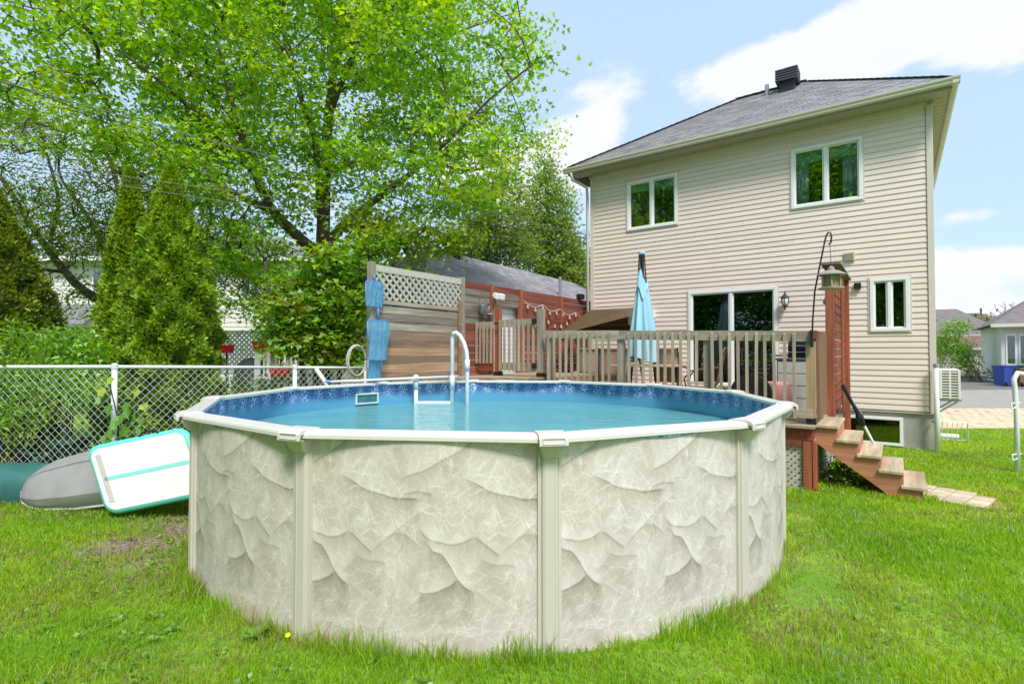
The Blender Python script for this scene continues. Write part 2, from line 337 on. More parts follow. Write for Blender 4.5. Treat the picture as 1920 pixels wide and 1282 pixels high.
# short paved strip at the foot of the stairs: pavers one by one
pp = MB().add([(5.0, 7.15, .005), (5.55, 7.45, .005), (6.1, 6.65, .005), (5.75, 6.1, .005), (5.45, 6.25, .005)], [(0, 1, 2, 3, 4)]).build('paver_path', mat('path_sand', srgb(170, 150, 118), .95, .15, 20), kind='structure')
pmsh = MB().box(-.095, .095, -.095, .095, 0, .03).build('paver', M['paver'], parent=pp, bevel=.008)
first = True
for i in range(5):
    for j in range(4):
        p = Vector((5.12, 7.02, 0)) + Vector((.62, -.78, 0)).normalized()*(i*.205) + Vector((.78, .62, 0)).normalized()*(j*.205-.16)
        if i == 4 and j > 2: continue
        o = pmsh if first else share('paver', pmsh, pp)
        if not first:
            bv = o.modifiers.new('bevel', 'BEVEL'); bv.width = .008; bv.segments = 2
        first = False
        o.location = (p.x, p.y, .006 - random.random()*.009 - .004); o.rotation_euler = (random.uniform(-.02, .02), random.uniform(-.02, .02), math.radians(-51.5)+random.uniform(-.03, .03))

# ================================================================== HOUSE
H = thing('house', F(3.6, -3.6, 0), 'two-storey house clad in beige horizontal siding with a grey hip roof behind the deck', 'house')
HW, HD, Z0, Z1 = 7.17, 7.2, .71, 6.56
MB().fbox(.0, HW, -.25, -.02, -.25, Z0).build('foundation', M['concrete'], H)
openings = [(4.80, 6.16, 4.90, 6.22), (1.06, 2.40, 4.86, 6.20), (.34, 1.03, 2.21, 3.32), (2.63, 4.61, 1.01, 3.31)]
NC = 53; ch = (Z1-Z0)/NC
def siding(s0, s1, z, za=0.0, zb=None):
    zb = ch if zb is None else zb
    if zb-za < .012: return
    if s1-s0 > 3.7:
        m = s0 + (s1-s0)*random.uniform(.3, .7); siding(s0, m-.001, z, za, zb); siding(m+.001, s1, z, za, zb); return
    full = [(0, .002), (.0075, .002), (.0080, .019), (.022, .0185), (.06, .014), (ch-.006, .007), (ch, .005)]
    k = [p[0] for p in full]; q = [p[1] for p in full]
    zs = [za] + [a for a in k if za < a < zb] + [zb]
    prof = [(-.05, za)] + [(float(np.interp(a, k, q)), a) for a in zs] + [(-.05, zb)]
    MB().prism(prof, F(s0, 0, z), -VX, ZX, UX*(s1-s0)).build('siding_board', M['vinyl'], H)
for i in range(NC):
    z = Z0+i*ch; hit = sorted(o for o in openings if z+ch > o[2] and z < o[3])
    s = .095
    for a, b, c, d in hit:
        if a-s > .02: siding(s, a, z)
        if z < c: siding(a, b, z, 0, c-z)
        if z+ch > d: siding(a, b, z, d-z, ch)
        s = b
    siding(s, HW-.095, z)
for s0 in (.0, HW-.09): MB().fbox(s0-(.012 if s0 == 0 else 0), s0+.09+(0 if s0 == 0 else .012), -.05, .034, Z0-.02, Z1).build('corner_trim', M['trim'], H, bevel=.006)
MB().fbox(-.012, HW+.012, -.06, .03, Z0-.035, Z0-.022).build('starter_strip', M['trim'], H)
# other walls (close the box)
w = MB(); w.fbox(-.012, .04, -HD, -.06, -.2, 6.62); w.build('side_wall', M['vinyl'], H)
w = MB(); w.fbox(HW-.04, HW+.012, -HD, -.06, -.2, 6.62); w.build('side_wall', M['vinyl'], H)
w = MB(); w.fbox(.05, HW-.05, -HD, -HD+.1, -.2, 6.62); w.build('front_wall', M['vinyl'], H)
# windows
def window(s0, s1, z0, z1, name='window', glass='glass', fr=.065, mull=True):
    f = MB()
    f.fbox(s0, s1, -.06, .045, z1-fr, z1); f.fbox(s0, s1, -.06, .05, z0, z0+fr)
    f.fbox(s0, s0+fr, -.06, .045, z0+fr, z1-fr); f.fbox(s1-fr, s1, -.06, .045, z0+fr, z1-fr)
    root = f.build(name, M['white'], H, bevel=.006)
    t = MB(); k = .03
    for a in ((s0-k, s1+k, z1+.001, z1+k), (s0-k, s1+k, z0-k, z0-.001), (s0-k, s0-.001, z0, z1), (s1+.001, s1+k, z0, z1)): t.fbox(a[0], a[1], -.05, .028, a[2], a[3])
    t.build('casing', M['trim'], root)
    a, b, c, d = s0+fr, s1-fr, z0+fr, z1-fr; m = (a+b)/2
    if mull: MB().fbox(m-.03, m+.03, -.05, .03, c, d).build('mullion', M['white'], root, bevel=.004)
    spans = [(a, m-.03), (m+.03, b)] if mull else [(a, b)]
    for i, (p, q) in enumerate(spans):
        r = MB(); w = .028
        for e in ((p, q, d-w, d), (p, q, c, c+w), (p, p+w, c+w, d-w), (q-w, q, c+w, d-w)): r.fbox(e[0], e[1], -.045, -.004 + .012*i, e[2], e[3])
        r.build('sash', M['white'], root)
        MB().fbox(p+w, q-w, -.03, -.022, c+w, d-w).build('pane', M[glass], root)
    return root
window(4.83, 6.13, 4.93, 6.19); window(1.09, 2.37, 4.89, 6.17); window(.37, 1.0, 2.24, 3.29)
pdr = window(2.66, 4.58, 1.04, 3.28, 'patio_door', 'dglass', .075)
MB().fbox(3.67, 4.47, -.062, -.056, 1.15, 3.18).build('insect_screen', mat('insect_screen', (.085, .088, .092), .9, .1), pdr)
MB().fbox(2.70, 2.75, .0, .05, 1.9, 2.2).build('handle', M['white'], pdr)
# basement window set in the foundation
bw = MB()
for a in ((.5, 1.42, .52, .575), (.5, 1.42, .03, .085), (.5, .555, .085, .52), (1.365, 1.42, .085, .52)): bw.fbox(a[0], a[1], -.05, .035, a[2], a[3])
bw = bw.build('basement_window', M['white'], H, bevel=.005, label='low white-framed basement window in the grey foundation')
MB().fbox(.555, 1.365, .006, .014, .085, .52).build('pane', M['dglass'], bw)
# eaves: soffit panels, fascia, gutter
EZ, EO, ER = 6.57, .45, .27
for i in range(40):
    s0 = -.27 + i*.1973
    MB().prism([(s0, 0), (s0+.094, .0), (s0+.098, .006), (s0+.192, .006), (s0+.196, 0), (s0+.1985, 0), (s0+.1985, .02), (s0, .02)], F(0, .035, EZ-.002), UX, ZX, -VX*(EO-.04)).build('soffit_panel', M['soffit'], H)
for i in range(36):
    n0 = .03 - i*.2
    MB().prism([(0, 0), (.094, 0), (.098, .006), (.192, .006), (.196, 0), (.1985, 0), (.1985, .02), (0, .02)], F(-.02, n0, EZ-.002), VX, ZX, -UX*(ER-.04)).build('soffit_panel', M['soffit'], H)
MB().fbox(-.05, HW+.05, .0, .034, Z1-.06, Z1+.01).build('frieze', M['trim'], H)
fa = MB(); fa.fbox(-ER, HW+EO, EO-.02, EO, EZ-.03, EZ+.17); fa.fbox(-ER, -ER+.02, -HD-.4, EO-.021, EZ-.03, EZ+.17); fa.fbox(HW+EO-.02, HW+EO, -HD-.4, EO-.021, EZ-.03, EZ+.17); fa.build('fascia', M['gutter'], H)
gp_prof = [(0, 0), (.07, 0), (.085, .02), (.085, .05), (.11, .085), (.115, .12), (.105, .12), (.1, .1), (.012, .1), (.0, .12)]
MB().prism(gp_prof, F(-ER-.11, EO+.003, EZ+.03), -VX, ZX, UX*(HW+EO+ER+.22)).build('gutter', M['trim'], H)
MB().prism(gp_prof, F(-ER-.003, EO+.1, EZ+.032), -UX, ZX, VX*(HD+.9)).build('gutter', M['trim'], H)
MB().tube([F(7.5, .5, 6.6), F(7.5, .42, 6.42), F(7.4, .2, 6.36), F(7.25, .09, 6.25), F(7.25, .06, 6.0), F(7.25, .06, .4)], .04, 8).build('downspout', M['trim'], H, smooth=True)
# hip roof with shingle courses
RZ, RN = 8.74, -2.55; EZR = EZ+.165; SL, SR = 4.03, 2.35
e0, e1, n0, n1 = -ER-.03, HW+EO+.03, EO+.03, -HD-.45
rb = MB(); A, B_, C_, D_ = F(e0, n0, EZR), F(e1, n0, EZR), F(e1, n1, EZR), F(e0, n1, EZR); P, Q = F(SR, RN, RZ), F(SL, RN, RZ)
rb.add([A, B_, C_, D_, P, Q], [(1, 0, 4, 5), (2, 1, 5), (3, 2, 5, 4), (0, 3, 4), (0, 1, 2, 3)])
roof = rb.build('roof', mat('roof_deck', srgb(88, 86, 92), .95, .2, 20), H)
def courses(a, b, c, d, step, tab, lift, seed):
    """tabs on the plane a-b (eave) to d-c (ridge); returns verts, faces, colours"""
    r = np.random.default_rng(seed); a, b, c, d = map(Vector, (a, b, c, d)); nrm = (b-a).cross(d-a).normalized()
    if nrm.z < 0: nrm = -nrm
    rows = int(((d+c)/2-(a+b)/2).length/step); V, Fc, Cc = [], [], []
    for i in range(rows):
        t0, t1 = i/rows, min(1, (i+1.12)/rows)
        l0, r0, l1, r1 = a.lerp(d, t0), b.lerp(c, t0), a.lerp(d, t1), b.lerp(c, t1); w = (r0-l0).length; m = max(1, int(w/tab))
        for j in range(m):
            u0, u1 = j/m, (j+1)/m; g = .004/max(w, .1)
            p = [l0.lerp(r0, u0+g), l0.lerp(r0, u1-g), l1.lerp(r1, u1-g), l1.lerp(r1, u0+g)]; k = len(V); h = lift*(.8+.6*r.random())
            V += [p[0]+nrm*.002, p[1]+nrm*.002, p[0]+nrm*h, p[1]+nrm*h, p[2]+nrm*.003, p[3]+nrm*.003]
            Fc += [(k, k+1, k+3, k+2), (k+2, k+3, k+4, k+5)]
            q = .85+.4*r.random(); cc = np.array(srgb(150, 147, 152))*q; Cc += [cc]*6
    return V, Fc, Cc
def shingle(name, planes, parent, tab=.3, step=.14, **kw):
    V, Fc, Cc = [], [], []
    for i, pl in enumerate(planes):
        v, f, c = courses(*pl, step, tab, .014, i); b = len(V); V += v; Fc += [tuple(x+b for x in q) for q in f]; Cc += c
    return np_mesh(name, np.array([tuple(x) for x in V]), Fc, M['shingle'], parent, np.array(Cc), **kw)
shingle('shingles', [(B_, A, P, Q), (A, D_, P, P), (C_, B_, Q, Q)], roof, kind='stuff')
hc = MB()
for a, b in ((A, P), (B_, Q), (P, Q)):
    k = int((b-a).length/.2)
    for i in range(k):
        p, q = a.lerp(b, i/k), a.lerp(b, (i+1.1)/k)
        hc.bar(p+ZX*.012, q+ZX*.022, .2, .012)
hc.build('hip_cap', mat('hip_cap', srgb(104, 100, 108), .95, .25, 30), roof)
# roof vent and pipe
vb = F(2.72, -2.1, 8.4)
rv = MB().fbox(2.55, 2.89, -2.27, -1.93, 8.15, 8.62).build('roof_vent', M['black'], H, label='dark louvred vent box on the roof', bevel=.01)
for i in range(5): MB().fbox(2.47, 2.97, -2.35, -1.85, 8.62+i*.062, 8.655+i*.062).build('louvre', mat('vent_louvre', srgb(74, 74, 84), .5, .1), rv)
MB().fbox(2.57, 2.87, -2.25, -1.95, 8.6, 8.93).build('vent_core', M['black'], rv)
MB().lathe([(.05, 0), (.05, .42), (.04, .42)], F(3.2, -2.1, 8.3), 10).build('vent_pipe', M['galv'], H, smooth=False)
# vent hood, outlet box and wall lantern on the siding
vh = MB().fbox(1.24, 1.42, .02, .05, 3.68, 3.86).build('wall_vent', M['trim'], H, label='small beige louvred vent on the siding')
for i in range(4): MB().fbox(1.26, 1.40, .051, .072, 3.70+i*.038, 3.717+i*.038).build('louvre', M['soffit'], vh)
MB().fbox(5.40, 5.54, .02, .11, 2.68, 2.88).build('outlet_box', M['white'], H, bevel=.01)
MB().fbox(1.14, 1.26, .02, .1, 3.1, 3.22).build('speaker_box', M['black'], H, bevel=.01)
ln = F(2.49, .17, 2.9)
lt = MB().lathe([(.012, -.17), (.02, -.15), (.012, -.12), (.03, -.1), (.05, -.085), (.05, -.075)], ln, 12).lathe([(.085, .085), (.075, .11), (.04, .15), (.03, .17), (.012, .185), (.016, .2), (.004, .235)], ln, 12)
for k in range(6):
    a = k*math.pi/3; q = lambda r, z: ln+Vector((math.cos(a)*r, math.sin(a)*r, z))
    lt.tube([q(.05, -.08), q(.075, -.02), q(.078, .04), q(.078, .09)], .005, 5)
lt.bar(ln+VX*.15+ZX*-.02, ln+VX*.15+ZX*.12, .09, .03, -VX).tube([ln+VX*.14+ZX*.02, ln+VX*.09+ZX*-.1, ln+ZX*-.12], .01, 6)
lt = lt.build('wall_lantern', M['dkmetal'], H, label='black lantern with glass globe beside the patio door')
MB().lathe([(.045, -.075), (.068, -.02), (.07, .04), (.07, .085)], ln, 12).build('globe', mat('frosted_globe', srgb(225, 230, 228), .3, .03), lt, smooth=True)

# things seen behind the panes
def hang(name, s0, s1, z0, z1, n, m, waves, label, cat):
    k = 10*waves; prof = [(s0+(s1-s0)*i/k, .02*math.sin(i*2*math.pi*waves/k)) for i in range(k+1)]
    b = MB()
    for i in range(k):
        (a, x), (c, y) = prof[i], prof[i+1]; b.box8([F(c, n+y, z0), F(a, n+x, z0), F(a, n+x-.01, z0), F(c, n+y-.01, z0), F(c, n+y, z1), F(a, n+x, z1), F(a, n+x-.01, z1), F(c, n+y-.01, z1)])
    o = b.build(name, m, smooth=True, origin=F((s0+s1)/2, n, z0)); return tag(o, label, cat)
hang('curtain', 2.06, 2.28, 4.98, 5.98, -.16, M['curtain'], 3, 'grey curtain hanging at the left edge of the upper right window', 'curtain')
hang('curtain', 1.18, 1.44, 4.98, 5.98, -.16, M['curtain'], 3, 'grey curtain hanging at the right edge of the upper right window', 'curtain')
hang('curtain', 5.9, 6.02, 5.02, 6.0, -.16, mat('blue_curtain', srgb(90, 120, 150), .9, .1), 2, 'narrow blue curtain inside the upper left window', 'curtain')
hang('curtain', 3.66, 3.86, 1.15, 3.15, -.16, M['curtain'], 3, 'pale curtain behind the left glass of the patio door', 'curtain')
for (s0, s1, z0, z1, lab) in ((1.17, 2.29, 5.86, 6.08, 'green tinted blind pulled up in the upper right window'), (4.9, 6.05, 5.93, 6.1, 'green tinted blind pulled up in the upper left window')):
    t = thing('window_blind', F(s0, -.1, z1), lab, 'blind')
    for i in range(5): MB().fbox(s0, s1, -.12, -.09, z0+(z1-z0)*i/5, z0+(z1-z0)*(i+.86)/5).build('slat', M['blind'], t)
t = MB().fbox(5.72, 6.0, -.3, -.12, 4.99, 5.3).build('box', mat('mustard', srgb(232, 166, 40), .8, .12), origin=F(5.86, -.2, 4.99), bevel=.04, label='mustard yellow cushion on the sill of the upper left window', cat='cushion')
t.name = 'cushion'

# ================================================================== POOL
PC = Vector((-.223, 6.22, 0)); PHI = math.radians(-81.5)
WATER_Z = .985
POOL = thing('swimming_pool', PC, 'round above-ground pool with draped-fabric print on its grey walls and white top rails', 'pool')
def pol(r, a, z): return Vector((r*math.cos(a), r*math.sin(a), z))
def local(b): b.v = [tuple(Vector(p)+PC) for p in b.v]; return b
# --- printed pattern of the wall: two repeats per panel, drawn as tone over a raster
def print_raster(W=260, Hh=400):
    r = np.random.default_rng(5)
    X, Y = np.meshgrid((np.arange(W)+.5)/W, (np.arange(Hh)+.5)/Hh)          # u to the right, v downwards
    tone = np.zeros((Hh, W)); asp = 1.65
    u = lambda x: (x-668)/512.0
    v = lambda y: (y-243)/862.0
    def fold(pts, dark=.2, light=.1, s=.03, sl=.06, line=.17, ends=.10):
        for sh in (-1, 0, 1):
            xs = np.array([u(p[0]) for p in pts])+sh; ys = np.array([v(p[1]) for p in pts])
            t_ = np.linspace(0, 1, len(xs)); tt = np.linspace(0, 1, len(xs)*8); xs2, ys2 = np.interp(tt, t_, xs), np.interp(tt, t_, ys)
            kk = np.ones(5)/5; ys2[2:-2] = np.convolve(ys2, kk, 'valid')
            c = np.interp(X, xs2, ys2) + .0025*np.sin(X*25.1); inside = (X >= xs2[0]) & (X <= xs2[-1])
            tp = np.clip((X-xs2[0])/(ends*(xs2[-1]-xs2[0])+1e-6), 0, 1)*np.clip((xs2[-1]-X)/(ends*(xs2[-1]-xs2[0])+1e-6), 0, 1)
            t = Y-c
            tone[:] += .78*inside*np.where(t > 0, -dark*np.exp(-t/s)*tp, light*np.exp(t/sl)*tp)
            tone[:] += inside*tp*-line*np.exp(-(t/.0045)**2)
    fold([(600, 406), (675, 380), (745, 345), (795, 318), (855, 280), (895, 243)], .13, .10, .05, .08)
    fold([(840, 398), (895, 425), (950, 450), (1010, 470), (1090, 482), (1200, 485)], .20, .14, .030, .07)
    fold([(1115, 470), (1180, 455), (1240, 462)], .10, .06, .02)
    fold([(668, 590), (700, 628), (730, 642), (790, 655), (850, 641), (886, 627)], .16, .13, .030, .07)
    fold([(886, 627), (905, 634), (930, 652), (990, 697)], .22, .06, .025, .05)
    fold([(985, 690), (1030, 655), (1078, 610), (1150, 562), (1212, 518)], .09, .07, .04, .05, .05)
    fold([(1040, 640), (1085, 612), (1130, 622), (1180, 660)], .10, .06, .03, .05, .06)
    fold([(700, 645), (724, 680), (760, 692), (790, 730), (820, 778), (850, 814), (888, 836)], .22, .16, .060, .09)
    fold([(880, 835), (884, 842), (888, 860), (892, 900)], .10, .05, .05)
    fold([(668, 772), (720, 758), (770, 748), (812, 745)], .0, .0, .03, .05, -.06)
    fold([(668, 838), (740, 836), (790, 813), (826, 780)], .20, .15, .045, .07)
    fold([(905, 712), (960, 726), (1055, 737)], .10, .04, .015, .04, .10)
    fold([(890, 826), (940, 858), (1005, 902)], .06, .05, .03, .05, .05)
    fold([(690, 1010), (790, 985), (880, 1005), (960, 985)], .04, .06, .04, .05, .03)
    fold([(1010, 1000), (1060, 880), (1090, 800)], .05, .06, .05, .05, .03)
    def patch(pts, d):
        px = [u(p[0]) for p in pts]; py = [v(p[1]) for p in pts]; acc = np.zeros_like(X)
        for sh in (-1, 0, 1):
            ins = np.zeros_like(X, bool); n = len(px)
            for i in range(n):
                x1, y1, x2, y2 = px[i]+sh, py[i], px[(i+1) % n]+sh, py[(i+1) % n]
                with np.errstate(divide='ignore', invalid='ignore'):
                    ins ^= ((y1 > Y) != (y2 > Y)) & (X < (x2-x1)*(Y-y1)/(y2-y1+1e-12)+x1)
            acc[ins] = 1
        for _ in range(6): acc = (acc+np.roll(acc, 1, 0)+np.roll(acc, -1, 0)+np.roll(acc, 1, 1)+np.roll(acc, -1, 1))/5
        tone[:] += .7*d*acc
    patch([(668, 850), (740, 840), (826, 790), (880, 842), (890, 930), (840, 962), (760, 955), (668, 965)], -.085)
    patch([(690, 640), (724, 682), (760, 694), (808, 745), (740, 752), (668, 768), (668, 650)], -.07)
    patch([(905, 720), (1050, 740), (1010, 890), (890, 820)], -.04)
    patch([(690, 345), (800, 300), (890, 250), (700, 250)], .03)
    # crinkles: fine pale creases, in bursts and stray lines
    lines = np.zeros((Hh, W))
    def crease(x0, y0, ang, ln, w):
        n = int(ln*W*2)+4; t = np.linspace(0, 1, n); bend = r.normal(0, .9); wv = r.uniform(0, 6.28)
        an = ang+bend*t+.35*np.sin(t*7+wv); dx = np.cumsum(np.cos(an))*ln/n; dy = np.cumsum(np.sin(an))*ln/n/asp
        amp = w*np.sin(np.pi*np.clip(t*.9+.1, 0, 1))**.6
        ix = np.mod(((x0+dx)*W).astype(int), W); iy = ((y0+dy)*Hh).astype(int); ok = (iy >= 0) & (iy < Hh)
        np.maximum.at(lines, (iy[ok], ix[ok]), amp[ok])
    bursts = [(880, 520), (1060, 540), (850, 400), (750, 300), (1000, 360), (940, 420), (1120, 420), (800, 470), (1150, 600), (760, 560), (980, 590), (800, 860), (830, 900), (950, 760), (1060, 730), (1075, 850), (900, 960), (1100, 950), (740, 720), (990, 300)]
    for bx, by in bursts:
        for k in range(15 if by < 620 else 8): crease(u(bx)+r.normal(0, .045), v(by)+r.normal(0, .025), r.uniform(0, 6.28), r.uniform(.05, .26), r.uniform(.06, .20))
    for k in range(60): crease(u(r.uniform(1020, 1125)), v(r.uniform(680, 960)), r.normal(1.6, .12), r.uniform(.1, .3), r.uniform(.04, .14))       # upright fibres
    for k in range(110): crease(u(r.uniform(690, 1180)), v(r.uniform(920, 1085)), r.normal(-.25, .35), r.uniform(.08, .3), r.uniform(.05, .17))    # wisps near the foot
    for k in range(120): crease(r.random(), r.random()**1.3*.75, r.normal(1.6 if r.random() < .4 else .2, .5), r.uniform(.05, .22), r.uniform(.04, .13))
    bl = lines*.95 + .12*(np.roll(lines, 1, 1)+np.roll(lines, -1, 1)); tone += bl
    # crumpled-tissue web: warped cell borders at two sizes
    wx = X+.03*np.sin(Y*19+np.sin(X*6.28)*2)+.012*np.sin(Y*53+X*12.57); wy = Y+.02*np.sin(X*6.28*3+Y*9)+.01*np.sin(X*6.28*7)
    for npt, th, am in ((60, .007, .12), (200, .0045, .08)):
        px, py = r.random(npt), r.random(npt); d1 = np.full(X.shape, 9.); d2 = np.full(X.shape, 9.); hgt = np.zeros_like(X); lv = r.normal(0, .014, npt)
        for i in range(npt):
            dx = np.abs(wx-px[i]) % 1; dx = np.minimum(dx, 1-dx); d = np.hypot(dx, (wy-py[i])*asp)
            n1 = d < d1; d2 = np.where(n1, d1, np.minimum(d2, d)); hgt = np.where(n1, lv[i], hgt); d1 = np.where(n1, d, d1)
        msk = np.clip(.35+.9*np.sin(X*6.28*2+Y*7+npt)*np.sin(Y*11+X*6.28), .1, 1)
        tone += am*np.exp(-((d2-d1)/th)**2)*msk + hgt
    # soft drape tone
    for k in range(26):
        cx, cy, sx, sy = r.random(), r.random(), r.uniform(.05, .2), r.uniform(.03, .12)
        d = np.minimum(np.abs(X-cx), 1-np.abs(X-cx)); tone += r.normal(0, .022)*np.exp(-(d/sx)**2-((Y-cy)/sy)**2)
    return np.clip(tone, -.42, .3)
RAS = print_raster()
NA, NZ = 420, 280; RW = 3.036; ZT = 1.322
ua = np.linspace(0, 1, NA+1); va = np.linspace(0, 1, NZ+1)
UA, VA = np.meshgrid(ua, va)
ang = UA*math.radians(30)
vv = np.stack([RW*np.cos(ang), RW*np.sin(ang), -.04 + (ZT+.04)*(1-VA)], -1).reshape(-1, 3)
def bil(A, u, v):
    h, w = A.shape; x = u*w-.5; y = np.clip(v*h-.5, 0, h-1.001); i, j = np.floor(x).astype(int), np.floor(y).astype(int); f, g = x-i, y-j
    a = lambda p, q: A[np.clip(q, 0, h-1), np.mod(p, w)]
    return a(i, j)*(1-f)*(1-g)+a(i+1, j)*f*(1-g)+a(i, j+1)*(1-f)*g+a(i+1, j+1)*f*g
tn = bil(RAS, UA*2, VA).reshape(-1)
b0 = np.array(srgb(197, 186, 178)); lt_ = np.array(srgb(238, 230, 227)); dk = np.array(srgb(104, 97, 80))
cc = np.where(tn[:, None] > 0, b0+(lt_-b0)*np.clip(tn[:, None]/.3, 0, 1), b0+(dk-b0)*np.clip(-tn[:, None]/.42, 0, 1))
idx = np.arange((NA+1)*(NZ+1)).reshape(NZ+1, NA+1)
fc = np.stack([idx[:-1, :-1], idx[1:, :-1], idx[1:, 1:], idx[:-1, 1:]], -1).reshape(-1, 4)
wp = np_mesh('wall_panel', vv+np.array(PC), fc, M['print'], POOL, cc, smooth=True)
c15 = math.cos(math.radians(15))
post = MB().prism([(-.073, 3.03), (-.073, 3.054), (-.058, 3.056), (-.052, 3.052), (-.046, 3.068), (-.03, 3.074), (-.027, 3.0715), (.027, 3.0715), (.03, 3.074), (.046, 3.068), (.052, 3.052), (.058, 3.056), (.073, 3.054), (.073, 3.03)], (0, 0, 0), (0, 1, 0), (1, 0, 0), (0, 0, 1.29))
post = local(post).build('post', M['poolsteel'], POOL)
lp = [(3.006, 1.306), (3.006, 1.333), (3.012, 1.338), (3.035, 1.342), (3.04, 1.337), (3.052, 1.337), (3.056, 1.342), (3.085, 1.343), (3.09, 1.338), (3.1, 1.338), (3.105, 1.343), (3.135, 1.340), (3.152, 1.332), (3.159, 1.318), (3.160, 1.297), (3.152, 1.295), (3.148, 1.315), (3.02, 1.32)]
a1 = math.radians(30)
lg = MB(); n_ = len(lp); lg.v = [tuple(pol(r, 0, z)) for r, z in lp] + [tuple(pol(r, a1, z)) for r, z in lp]
lg.f = [(i, (i+1) % n_, n_+(i+1) % n_, n_+i) for i in range(n_)]
ledge = local(lg).build('top_rail', M['ledge'], POOL)
cp = MB().prism([(2.985, 1.325), (2.992, 1.345), (3.02, 1.354), (3.12, 1.354), (3.158, 1.346), (3.176, 1.325), (3.180, 1.284), (3.168, 1.282), (3.160, 1.318), (3.0, 1.322)], (0, -.088, 0), (1, 0, 0), (0, 0, 1), (0, .176, 0))
for a in ((-.07, .07, 1.294, 1.300), (-.07, .07, 1.326, 1.331), (-.07, -.063, 1.300, 1.326), (.063, .07, 1.300, 1.326)): cp.box8([(3.16, a[0], a[2]), (3.184, a[0], a[2]), (3.184, a[1], a[2]), (3.16, a[1], a[2]), (3.16, a[0], a[3]), (3.183, a[0], a[3]), (3.183, a[1], a[3]), (3.16, a[1], a[3])])
cap = local(cp).build('rail_cap', M['ledge'], POOL, bevel=.005)
bk = MB().box8([(3.02, -.05, 1.195), (3.092, -.05, 1.195), (3.092, .05, 1.195), (3.02, .05, 1.195), (3.02, -.082, 1.289), (3.15, -.082, 1.289), (3.15, .082, 1.289), (3.02, .082, 1.289)])
brk = local(bk).build('bracket', M['poolsteel'], POOL, bevel=.012)
for k in range(12):
    a = PHI + k*a1
    for src, nm in ((wp, 'wall_panel'), (post, 'post'), (ledge, 'top_rail')):
        o = src if k == 0 else share(nm, src, POOL); o.rotation_euler = (0, 0, a)
    o = cap if k == 0 else share('rail_cap', cap, POOL)
    if k: bv = o.modifiers.new('bevel', 'BEVEL'); bv.width = .005; bv.segments = 2; bv.limit_method = 'ANGLE'
    o.rotation_euler = (0, 0, a)
    q = brk if k == 0 else share('bracket', brk, POOL)
    if k: bv = q.modifiers.new('bevel', 'BEVEL'); bv.width = .012; bv.segments = 2
    q.rotation_euler = (0, 0, a)
# liner with printed mosaic band
def liner_mat():
    m, t, p = base_mat('pool_liner'); n, l = t.nodes, t.links
    uv = n.new('ShaderNodeUVMap'); sp = n.new('ShaderNodeSeparateXYZ'); l.new(uv.outputs[0], sp.inputs[0])
    def mth(op, a, b=None):
        x = n.new('ShaderNodeMath'); x.operation = op
        for i, q in enumerate((a, b)):
            if q is None: continue
            if isinstance(q, (int, float)): x.inputs[i].default_value = q
            else: l.new(q, x.inputs[i])
        return x.outputs[0]
    vo = n.new('ShaderNodeTexVoronoi'); vo.feature = 'DISTANCE_TO_EDGE'; vo.inputs['Scale'].default_value = 24; l.new(uv.outputs[0], vo.inputs[0])
    ed = n.new('ShaderNodeMapRange'); l.new(vo.outputs[0], ed.inputs[0]); ed.inputs[1].default_value = .04; ed.inputs[2].default_value = .14; ed.inputs[3].default_value = 1; ed.inputs[4].default_value = 0
    nz = n.new('ShaderNodeTexNoise'); nz.inputs['Scale'].default_value = 7; l.new(uv.outputs[0], nz.inputs[0])
    cl = mth('SINE', mth('MULTIPLY', sp.outputs[0], 2*math.pi/.245)); cl = mth('MULTIPLY_ADD', cl, .4); 
    cl.node.inputs[2].default_value = .6; cl = mth('MULTIPLY', cl, mth('MULTIPLY', nz.outputs[0], 2.0))
    band = n.new('ShaderNodeMapRange'); band.interpolation_type = 'SMOOTHSTEP'; l.new(sp.outputs[1], band.inputs[0]); band.inputs[1].default_value = 1.06; band.inputs[2].default_value = 1.22
    f = mth('MULTIPLY', mth('MULTIPLY', ed.outputs[0], cl), band.outputs[0])
    gr = n.new('ShaderNodeMix'); gr.data_type = 'RGBA'; l.new(band.outputs[0], gr.inputs[0]); gr.inputs[6].default_value = (*srgb(92, 158, 192), 1); gr.inputs[7].default_value = (*srgb(58, 92, 156), 1)
    mx = n.new('ShaderNodeMix'); mx.data_type = 'RGBA'; l.new(f, mx.inputs[0]); l.new(gr.outputs[2], mx.inputs[6]); mx.inputs[7].default_value = (*srgb(196, 220, 240), 1)
    l.new(mx.outputs[2], p.inputs['Base Color']); p.inputs['Roughness'].default_value = .35; return m
M['liner'] = liner_mat()
na = 144; RL = 3.018
lv = []; lf = []
for i in range(na+1):
    a = 2*math.pi*i/na
    for z in (.15, .6, .9, 1.1, 1.325): lv.append(tuple(PC+pol(RL, a, z)))
lf = [(i*5+j, i*5+j+1, (i+1)*5+j+1, (i+1)*5+j) for i in range(na) for j in range(4)]
lm = MB(); lm.v = lv; lm.f = lf; lin = lm.build('liner', M['liner'], POOL, smooth=True)
uvl = lin.data.uv_layers.new(name='UVMap')
for lp_ in lin.data.loops:
    i, j = divmod(lp_.vertex_index, 5); uvl.data[lp_.index].uv = (2*math.pi*RL*i/na, (.15, .6, .9, 1.1, 1.325)[j])
MB().add([tuple(PC+pol(RL, 2*math.pi*i/72, .16)) for i in range(72)], [tuple(range(72))]).build('pool_floor', mat('liner_floor', srgb(90, 170, 200), .5, .05), POOL)
